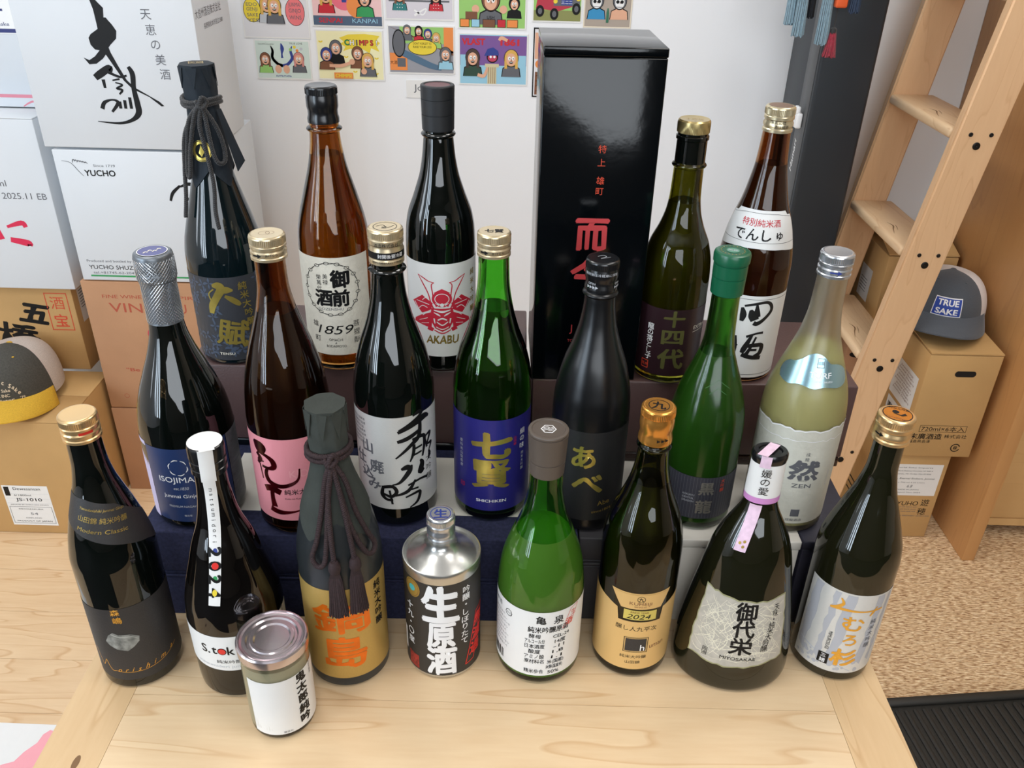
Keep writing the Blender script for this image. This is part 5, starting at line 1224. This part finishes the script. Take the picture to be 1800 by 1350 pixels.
for k in range(-2,4):
    z=Lz-.2507*(k-1)+.0 if False else Lz-.2507*k;x=Lx+sl*(z-Lz)
    tr=box('tread',max(x-.004,.774)-ox,x+.098-ox,1.717-oy,2.040-oy,z-.022-oz,z-oz,TREADW,t,.008,3)
    kn=Print();cxk=30+((k*53)%40)
    cxk+=60;kn.stroke([(cxk-30,24,.6),(cxk-8,30,3.2),(cxk+16,22,2.2),(cxk+44,14,.5)],MAT['dark_knot'],'knot');kn.stroke([(cxk-14,37,.5),(cxk+2,35,1.6),(cxk+22,30,.4)],MAT['dark_knot'],'knot')
    kn.build(tr,flatfn((x-ox,1.95-oy,z-oz),(0,-1,0),(1,0,0)),None,.15)
    for (dx,dz,rr) in ((.024,-.006,4.2),(.064,-.006,4.2),(.044,-.028,7.5)):
        zb=z+dz;V,Fc=lathevf([(-1,rr),(1.2,rr),(2,rr*.8),(2,rr*.3),(1.2,.2)],18)
        V=[(v[0],-v[2],v[1]) for v in V];mk('bolt',V,Fc,BOLT,near,True,loc=(Lx+sl*(zb-Lz)+dx+.002-ox,1.690-oy,zb-oz))
# cabinet: side panel and drawers
t=thing('cabinet','plywood cabinet with a tall side panel and low drawers at the right edge','cabinet',(1.5,1.9,-.68))
box('side_panel',1.097-1.5,1.127-1.5,1.582-1.9,2.198-1.9,0,2.6,PANELW,t,.0012)
box('drawer_front',1.129-1.5,1.9-1.5,1.685-1.9,1.705-1.9,.052,.42,DRAWW,t,.001);box('drawer_front',1.129-1.5,1.9-1.5,1.685-1.9,1.705-1.9,.424,.80,DRAWW,t,.001)
box('bottom_rail',1.129-1.5,1.9-1.5,1.683-1.9,1.70-1.9,.03,.0505,DRAWW,t);box('carcass',1.129-1.5,1.9-1.5,1.71-1.9,2.19-1.9,.03,.82,DRAWW,t)
box('toe_board',1.129-1.5,1.9-1.5,1.76-1.9,1.78-1.9,0,.03,GAP,t)  # near-black strip stands for the shade in the gap under the drawers
# black column
col_=t=thing('metal_column','tall slim black metal column with rounded edges standing against the wall','column',(.71,2.01,-.68))
box('front_panel',-.063,.060,-.060,.022,0,2.6,BLACKM,t,.009,4);box('side_panel',-.0645,-.0625,-.045,.020,.02,2.5,DGREY,t,.0005,1)
box('rear_spine',-.055,-.02,.022,.185,0,2.5,BLACKM,t,.003)
p=Print();p.t('HESTAN',0,0,22,M_WHT,rot=-62,w=70,bold=.01) if False else None
p=Print();p.t('Hamari',40,855,22,M_WHT,rot=90,w=72,shear=.3,bold=.02);p.build(t.children[1],flatfn((-.0645,.040,0),(0,-1,0),(0,0,1)),None,.4)
t2=thing('hook','small white plastic hook on the side of the black column','hook',(.6445,2.00,.262))
box('hook_body',-.014,0,-.016,.010,-.022,.012,M_WHT,t2,.004,3);box('prong',-.016,-.006,-.012,-.004,.010,.026,M_WHT,t2,.003,3);box('prong',-.016,-.006,.001,.008,.010,.026,M_WHT,t2,.003,3)
def tassel(label,x,y,z0,z1,r,m,seed,flare=1.):
    random.seed(seed);t=thing('tassel',label,'tassel',(x,y,z1));L_=z1-z0;parts=[]
    for k in range(46):
        a=2*math.pi*k*.618;q=math.sqrt((k+.5)/46);e=Vector((r*q*math.cos(a)*flare,r*q*math.sin(a)*flare,-L_+random.uniform(-.003,.003)))
        s0=Vector((r*.7*q*math.cos(a),r*.7*q*math.sin(a),0));parts.append(tubevf([s0,s0.lerp(e,.4)+Vector((random.uniform(-1,1)*.001,0,0)),s0.lerp(e,.75),e],.0016,5))
    V,Fc=merge(parts);mk('strands',V,Fc,m,t,True,angle=80)
    lathe('binding',[(-4,r*1000*.8),(0,r*1000*.9),(6,r*1000*.8),(9,r*1000*.3)],CORDK,t,20)
    V,Fc=tubevf([Vector((0,0,.005)),Vector((0,0,.90-z1))],.0013,6);mk('cord',V,Fc,CORDK,t,True);return t
TQ=mat('dusty_blue_yarn',(124,152,166),.9,noise=.15,nscale=200,sheen=.4);RDY=mat('crimson_yarn',(150,36,56),.9,noise=.3,nscale=200,sheen=.3);BKY=mat('black_yarn',(34,36,42),.9)
tassel('dusty blue yarn tassel hanging furthest left beside the black column',.560,1.93,.468,.56,.011,TQ,1)
tassel('dusty blue yarn tassel hanging second from the left, longer than its neighbour',.577,1.915,.447,.56,.0125,TQ,2)
tassel('dusty blue yarn tassel hanging right in front of the black column side',.617,1.88,.437,.56,.013,TQ,3)
tassel('black yarn tassel between the blue tassels by the column',.598,1.93,.483,.56,.010,BKY,4)
tassel('short crimson tassel on a dark cord in front of the black column',.637,1.875,.415,.462,.008,RDY,5,1.7)
tassel('dark navy tassel with an orange band in front of the column top',.668,1.87,.500,.56,.011,mat('navy_yarn',(46,60,82),.9),6)
box('hanging_plate',.545-.71,.685-.71,1.862-2.01,1.951-2.01,.90+.68,.905+.68,BLACKM,col_,.001)
o=tag(box('bead',.628,.652,1.862,1.882,.508,.56,mat('orange_bead',(224,96,48),.4),None,.004,3),'orange bead above the crimson tassel','bead')

# ------------------------------------------------------------------ wall cards
def card(label,x0,x1,z0,z1,draw,bgm,border=LABW,w_=3):
    t=thing('illustrated_card',label,'card',(x0,WY-.0012,z0));W_,H_=(x1-x0)*1000,(z1-z0)*1000
    base=box('paper',0,W_/1000,-.0006,.0010,0,H_/1000,border,t)
    p=Print();p.rect(w_,W_-w_,w_,H_-w_,bgm,'picture_ground',1);draw(p,W_,H_)
    p.build(base,flatfn((0,-.0006,0),(1,0,0),(0,0,1)),None,.14)
def fig(p,u,v,s,hair,top,skin=M_SKIN,long=True,L=3,smile=True):
    """cartoon head and shoulders"""
    p.poly([(u-s*1.5,v-s*2.6),(u+s*1.5,v-s*2.6),(u+s*1.3,v-s*1.3),(u+s*.5,v-s*.9),(u-s*.5,v-s*.9),(u-s*1.3,v-s*1.3)],M_BLK,'figures',L);p.poly([(u-s*1.38,v-s*2.6),(u+s*1.38,v-s*2.6),(u+s*1.2,v-s*1.4),(u+s*.45,v-s*1.05),(u-s*.45,v-s*1.05),(u-s*1.2,v-s*1.4)],top,'figures',L+1)
    p.disc(u,v+s*.12,s*1.12,M_BLK,'figures',L+1,ry=s*1.3)
    p.disc(u,v+s*.15,s*1.02,hair,'figures',L+2,ry=s*1.2)
    if long:p.rect(u-s*1.02,u-s*.6,v-s*1.4,v+s*.2,hair,'figures',L+2);p.rect(u+s*.6,u+s*1.02,v-s*1.4,v+s*.2,hair,'figures',L+2)
    p.disc(u,v-s*.08,s*.74,skin,'figures',L+3,ry=s*.92)
    for d in(-.28,.28):p.disc(u+s*d,v+s*.1,s*.22,M_WHT,'faces',L+4,ry=s*.3,n=12);p.disc(u+s*d+s*.04,v+s*.06,s*.09,M_BLK,'faces',L+5,n=8)
    if smile:p.disc(u,v-s*.5,s*.3,M_BLK,'faces',L+4,ry=s*.17,n=12);p.rect(u-s*.2,u+s*.2,v-s*.47,v-s*.4,M_WHT,'faces',L+5)
    p.stroke([(u,v+s*.02,s*.07),(u+s*.1,v-s*.2,s*.07),(u-s*.02,v-s*.24,s*.05)],M_BRN,'faces',L+4)
def bubble(p,u,v,rx_,ry_,m,lines,L=2,txtm=M_GREYI):
    p.disc(u,v,rx_+1.2,M_BLK,'bubbles',L,ry=ry_+1.2);p.disc(u,v,rx_,m,'bubbles',L+1,ry=ry_)
    for i,s_ in enumerate(lines):p.t(s_,u,v+ry_*.5-i*ry_*.45,ry_*.42,txtm,w=rx_*1.3,layer=L+2)
PALEB=mat('pale_green_wash',(206,222,214),.6);CRE=mat('pale_yellow_wash',(240,236,190),.6);GWH=mat('grey_white_wash',(222,222,226),.6)
def d1(p,W_,H_):
    bubble(p,26,62,20,26,M_YEL,['EDO','GENJI','SAKE','YES']);bubble(p,128,60,22,30,mat('coral_wash',(232,120,124),.6),['JUNMAI','GINJO','WINS']);bubble(p,20,112,22,16,M_SKY,['HI']);bubble(p,112,112,20,14,M_PUR,['WOW'])
    fig(p,62,74,15,M_HAIRY,M_LGREY,L=5);fig(p,80,72,15,M_HAIRY,M_GREYI,L=11)
card('wall card with yellow and coral speech bubbles, upper left of the group',-.668,-.508,.374,.50,d1,GWH)
def d2(p,W_,H_):
    p.rect(3,W_-3,3,24,mat('slate_blue_ink',(76,96,120),.6),'counter',2);p.t('SENPAI',44,14,15,M_RED,w=56,layer=3,bold=.03);p.t('KANPAI',126,14,14,M_SKY,w=60,layer=3)
    p.disc(80,70,34,mat('hot_pink_ink',(232,110,130),.6),'glow',2);p.disc(110,46,26,M_ORG,'glow',3)
    fig(p,36,66,14,M_HAIRY,M_RED,L=5);fig(p,128,62,15,M_BLK,M_GRN,long=False,L=5);p.poly([(74,54),(84,54),(92,96),(68,96)],M_BLUE,'robe',4)
card('wall card with a slate blue counter lettered in red and blue, above the CHIMPS card',-.500,-.330,.404,.52,d2,mat('pink_wash',(236,196,196),.6))
def d3(p,W_,H_):
    c=66;p.stroke([(c-26,78,2),(c-22,66,6),(c-24,50,7),(c-12,36,7),(c,32,8)],M_BLUE,'trident');p.stroke([(c+26,78,2),(c+22,66,6),(c+24,50,7),(c+12,36,7),(c,32,8)],M_BLUE,'trident');p.stroke([(c,84,2),(c+2,72,9),(c,60,4),(c,50,6)],M_BLUE,'trident')
    fig(p,24,46,12,M_BRN,M_LIME,L=4);fig(p,106,48,12,mat('rosy_hair_ink',(206,136,130),.6),M_GREYI,L=4)
    for u,v,m in ((88,70,M_LIME),(98,76,M_YEL),(104,68,M_ORG),(114,72,M_LGREY)):p.disc(u,v,3.6,m,'dots',2)
    p.disc(54,24,8,M_SKIN,'hands',4,ry=10);p.disc(74,24,8,M_SKIN,'hands',4,ry=10);p.t('SouthCounter',30,82,6,M_BLK,w=40);p.t('TRUE LOVE',102,84,6,M_BLK,w=32);p.t('KATSUYAMA',66,8,6,M_BLUE,w=38,bold=.03)
card('wall card with a dark blue trident between two figures, lowest at the left',-.648,-.512,.279,.371,d3,PALEB)
def d4(p,W_,H_):
    p.poly([(58,98),(68,90),(60,84),(72,78),(66,68),(84,74),(100,66),(112,74),(130,64),(134,76),(154,68),(148,80),(156,88),(148,94),(156,104),(120,108),(80,106)],M_YEL,'burst',2)
    for i,(ch,m) in enumerate(zip('CHIMPS!',(M_GRN,M_WHT,M_GREYI,M_RED,M_ORR,M_RED,M_WHT))):
        p.t(ch,76+i*12,88,17,M_BLK,bold=.09,layer=3);p.t(ch,76+i*12,88,16,m,bold=.03,layer=4)
    fig(p,48,74,14,M_GREYI,M_BLK,long=False,L=4);fig(p,24,58,13,M_BLUE,M_BRN,long=False,L=11);fig(p,100,62,13,M_BRN,M_BRN,long=False,L=4);fig(p,124,46,14,M_HAIRY,M_GREYI,L=11)
    p.rect(40,86,4,18,M_ORG,'caption_box',18);p.t('CHIMPS!',63,11,11,M_YEL,bold=.05,w=40,layer=19);p.stroke([(30,34,7),(58,34,8),(84,42,7)],M_SKIN,'arm',18);p.disc(86,44,7,M_SKIN,'arm',18);p.disc(114,22,7,M_SKIN,'arm',19)
    for u,v in ((72,58),(92,24),(146,56),(144,20),(12,92)):p.ring(u,v,6,3,M_YEL,'bananas',2,a0=200,a1=340,n=10)
card('wall card with CHIMPS in fat coloured letters on a yellow burst',-.497,-.333,.281,.397,d4,CRE)
def d5(p,W_,H_):
    p.rect(10,W_-10,40,44,M_GREYI,'lines',2)
    fig(p,36,52,12,M_BRN,mat('teal_dress',(40,120,120),.6),L=4);fig(p,122,52,12,M_BLK,M_RED,L=4);p.stroke([(70,22,4),(90,12,3),(98,26,3),(70,10,5)],M_WHT,'hand_shape',3)
    for k in range(9):p.disc(30+(k%3)*6,20+(k//3)*7,1.,M_WHT,'dress_dots',8,n=6);p.disc(116+(k%3)*6,20+(k//3)*7,1.,M_WHT,'dress_dots',8,n=6)
card('wall card with a teal spotted dress and a red spotted dress on pale grey',-.325,-.161,.423,.52,d5,mat('lilac_grey_wash',(212,208,216),.6))
def d6(p,W_,H_):
    p.poly([(3,108),(W_-3,44),(W_-3,54),(3,118-10)],M_BRN,'beam',3);p.rect(30,W_-3,70,108,M_LIME,'window',2);p.rect(136,W_-3,50,108,M_ORG,'brick_pillar',3)
    p.rect(4,46,8,48,M_ORG,'crate',4);p.rect(22,42,16,36,M_GREYI,'crate_print',5);p.t('大酒',13,26,9,M_BLK,rot=0,layer=5)
    p.stroke([(34,50,16),(70,34,16),(104,20,14),(130,14,10)],mat('denim_ink',(80,110,136),.6),'legs',5);p.disc(27,70,16,M_BLK,'boot_sole',6,ry=32);p.disc(27,70,13.5,M_GREYI,'boot_sole',7,ry=29)
    bubble(p,84,62,34,17,M_YEL,["DON'T FORGET TO",'RAISE YOUR LEGS'],8,M_BLK)
    fig(p,140,46,13,M_GREYI,M_SKY,L=9);fig(p,76,98,9,M_BLK,M_RED,L=4);fig(p,98,92,9,M_BLUE,M_GREYI,L=4,long=False);fig(p,118,84,9,M_HAIRY,M_LIME,L=4);fig(p,48,100,9,M_GREYI,M_GREYI,L=4)
card('wall card with a huge grey boot sole and a yellow speech bubble',-.322,-.160,.300,.411,d6,mat('slate_wash',(150,152,160),.6))
def d7(p,W_,H_):
    fig(p,78,62,20,M_BRN,M_GREYI,long=False,L=4,smile=False);fig(p,134,56,12,M_BLK,M_BLK,long=False,L=4);p.disc(42,44,9,M_SKIN,'hands',8);p.disc(108,44,9,M_SKIN,'hands',8);p.t('USH',78,26,10,M_BLK,layer=9)
    for u,m,w_ in ((16,M_ORG,22),(42,M_SKY,20),(74,M_BRN,30),(104,M_RED,20),(130,M_ORG,26)):p.rect(u-w_/2,u+w_/2,4,22,M_BLK,'snack_packs',10);p.rect(u-w_/2+1,u+w_/2-1,5,21,m,'snack_packs',11)
    p.rect(18,46,20,38,M_BRN,'snack_packs',9)
card('wall card with a row of snack packets on green, above the VLAST card',-.151,.012,.407,.52,d7,M_LIME)
def d8(p,W_,H_):
    p.rect(3,W_-3,46,114,M_PUR,'sky_band',2);p.rect(4,28,40,70,M_SKY,'sea',3);p.rect(W_-28,W_-4,40,70,M_SKY,'sea',3)
    p.t('VLAST',36,100,20,M_RED,w=56,bold=.06,layer=4);p.t('1861',124,100,20,M_RED,w=46,bold=.06,layer=4)
    p.rect(70,92,3,44,mat('column_stone',(206,196,158),.6),'pillar',4);p.rect(64,98,42,50,MAT['column_stone'],'pillar',4)
    for k in range(4):p.rect(73+k*5,74.2+k*5,4,42,M_BRN,'pillar',5)
    p.disc(82,66,14,M_BLK,'figures',5);p.disc(82,64,11,mat('raspberry_ink',(190,60,90),.6),'figures',6,ry=9);p.poly([(62,68),(70,84),(84,88),(96,80),(98,70)],M_BLUE,'figures',7);p.disc(78,66,3,M_WHT,'faces',8,n=10);p.disc(87,66,3,M_WHT,'faces',8,n=10)
    fig(p,34,62,16,mat('dark_brown_ink',(70,50,46),.6),mat('dark_green_ink',(40,70,56),.6),L=6);fig(p,128,62,16,M_HAIRY,M_GREYI,L=6)
    p.stroke([(118,104,7),(104,110,8),(98,104,6)],M_SKIN,'arm',7);p.stroke([(46,24,8),(62,22,8),(70,42,5)],M_SKIN,'arm',12)
card('wall card with two smiling figures beside a stone pillar and VLAST 1861 in red',-.150,.018,.278,.397,d8,M_SKY)
def d9(p,W_,H_):
    RDc=mat('jeep_red',(180,50,70),.6);p.rect(3,W_-3,3,26,mat('moss_wash',(136,140,84),.6),'grass',2);p.poly([(8,30),(60,24),(112,40),(108,70),(60,80),(14,70)],RDc,'vehicle',3);p.rect(50,112,36,52,M_GREYI,'bumper',4)
    for u,v in ((18,24),(52,18),(104,30)):p.disc(u,v,10,M_BLK,'wheels',5,ry=13);p.disc(u,v,5,M_GREYI,'wheels',6,ry=7)
    p.rect(68,94,38,50,M_BLUE,'number_plate',6);p.t('三二二',81,44,9,M_WHT,layer=7);p.disc(54,46,5,M_YEL,'lamps',6);p.disc(108,52,5,M_YEL,'lamps',6)
card('wall card of a red off-road vehicle on mossy ground',.026,.144,.426,.53,d9,M_LIME)
def d10(p,W_,H_):
    for u,top in ((30,mat('azure_ink',(50,140,190),.6)),(84,M_SKIN)):
        fig(p,u,58,15,M_GREYI,top,skin=M_WHT,long=False,L=3,smile=False)
        for d in(-5,5):p.disc(u+d,58,4,M_BLK,'sockets',9,n=12)
        p.rect(u-7,u+7,46,47,M_BLK,'sockets',9)
    p.poly([(54,12),(60,12),(60,34),(58,44),(56,44),(54,34)],mat('bottle_green_ink',(50,110,84),.6),'bottle_picture',10)
card('wall card with two skulls and a green bottle on brown',.148,.262,.416,.53,d10,mat('taupe_wash',(170,158,146),.6),mat('beige_paper',(226,216,196),.6))
def d11(p,W_,H_):
    p.rect(4,30,90,150,M_SKIN,'panel',2);p.disc(16,78,10,M_ORG,'panel',3);p.rect(6,36,6,60,M_BRN,'panel',2)
    for k in range(4):p.stroke([(8,14+k*12,1),(20,18+k*12,1.4),(34,12+k*12,1)],M_BLK,'lines',3)
card('black-edged wall card mostly hidden behind the tall black carton',.031,.150,.252,.413,d11,GWH,M_BLK)
o=box('name_card',-.281,-.170,WY-.0018,WY-.0002,.243,.285,LABW,None);tag(o,'small white name card reading Jol, half behind a black bottle cap','card')
p=Print();p.t('Jol',32,22,22,M_GREYI,w=27);p.build(o,flatfn((-.281,WY-.0018,.243),(1,0,0),(0,0,1)),None,.2)

# ------------------------------------------------------------------ floor mat and paper
t=thing('rubber_mat','black ribbed rubber mat on the sisal floor at the lower right','mat',(.85,.80,-.68),R(6))
RUB=mat('black_rubber',(44,42,38),.6,bump=.2,bscale=400)
box('tray',-.24,.24,-.36,.36,0,.010,RUB,t,.004,2)
for k in range(24):box('rib',-.222+k*.0187,-.222+k*.0187+.010,-.335,.335,.0095,.0145,RUB,t,.003,1)
for (a,b_,c_,d) in ((-.24,.24,.342,.36),(-.24,.24,-.36,-.342),(-.24,-.225,-.36,.36),(.225,.24,-.36,.36)):box('rim',a,b_,c_,d,.009,.020,RUB,t,.003,1)
t=thing('paper_sheet','white paper with a pink printed edge on the wooden floor at lower left','paper',(-.85,1.055,-.6799),R(-1))
box('paper',-.5,.012,-.36,0,0,.0008,LABW,t)
p=Print();PKI=mat('salmon_pink_ink',(244,168,178),.6)
p.poly([(12,-14),(2,-12),(-6,-22),(-8,-40),(-22,-60),(-30,-80),(-60,-92),(-80,-100),(-60,-140),(12,-140)],PKI,'pink_print');p.build(t.children[0],flatfn((0,0,.0008),(1,0,0),(0,1,0)),None,.2)

# lift everything so that the floor is at zero
bpy.data.objects.remove(_to)
for o in ROOTS:o.location.z+=FLOOR
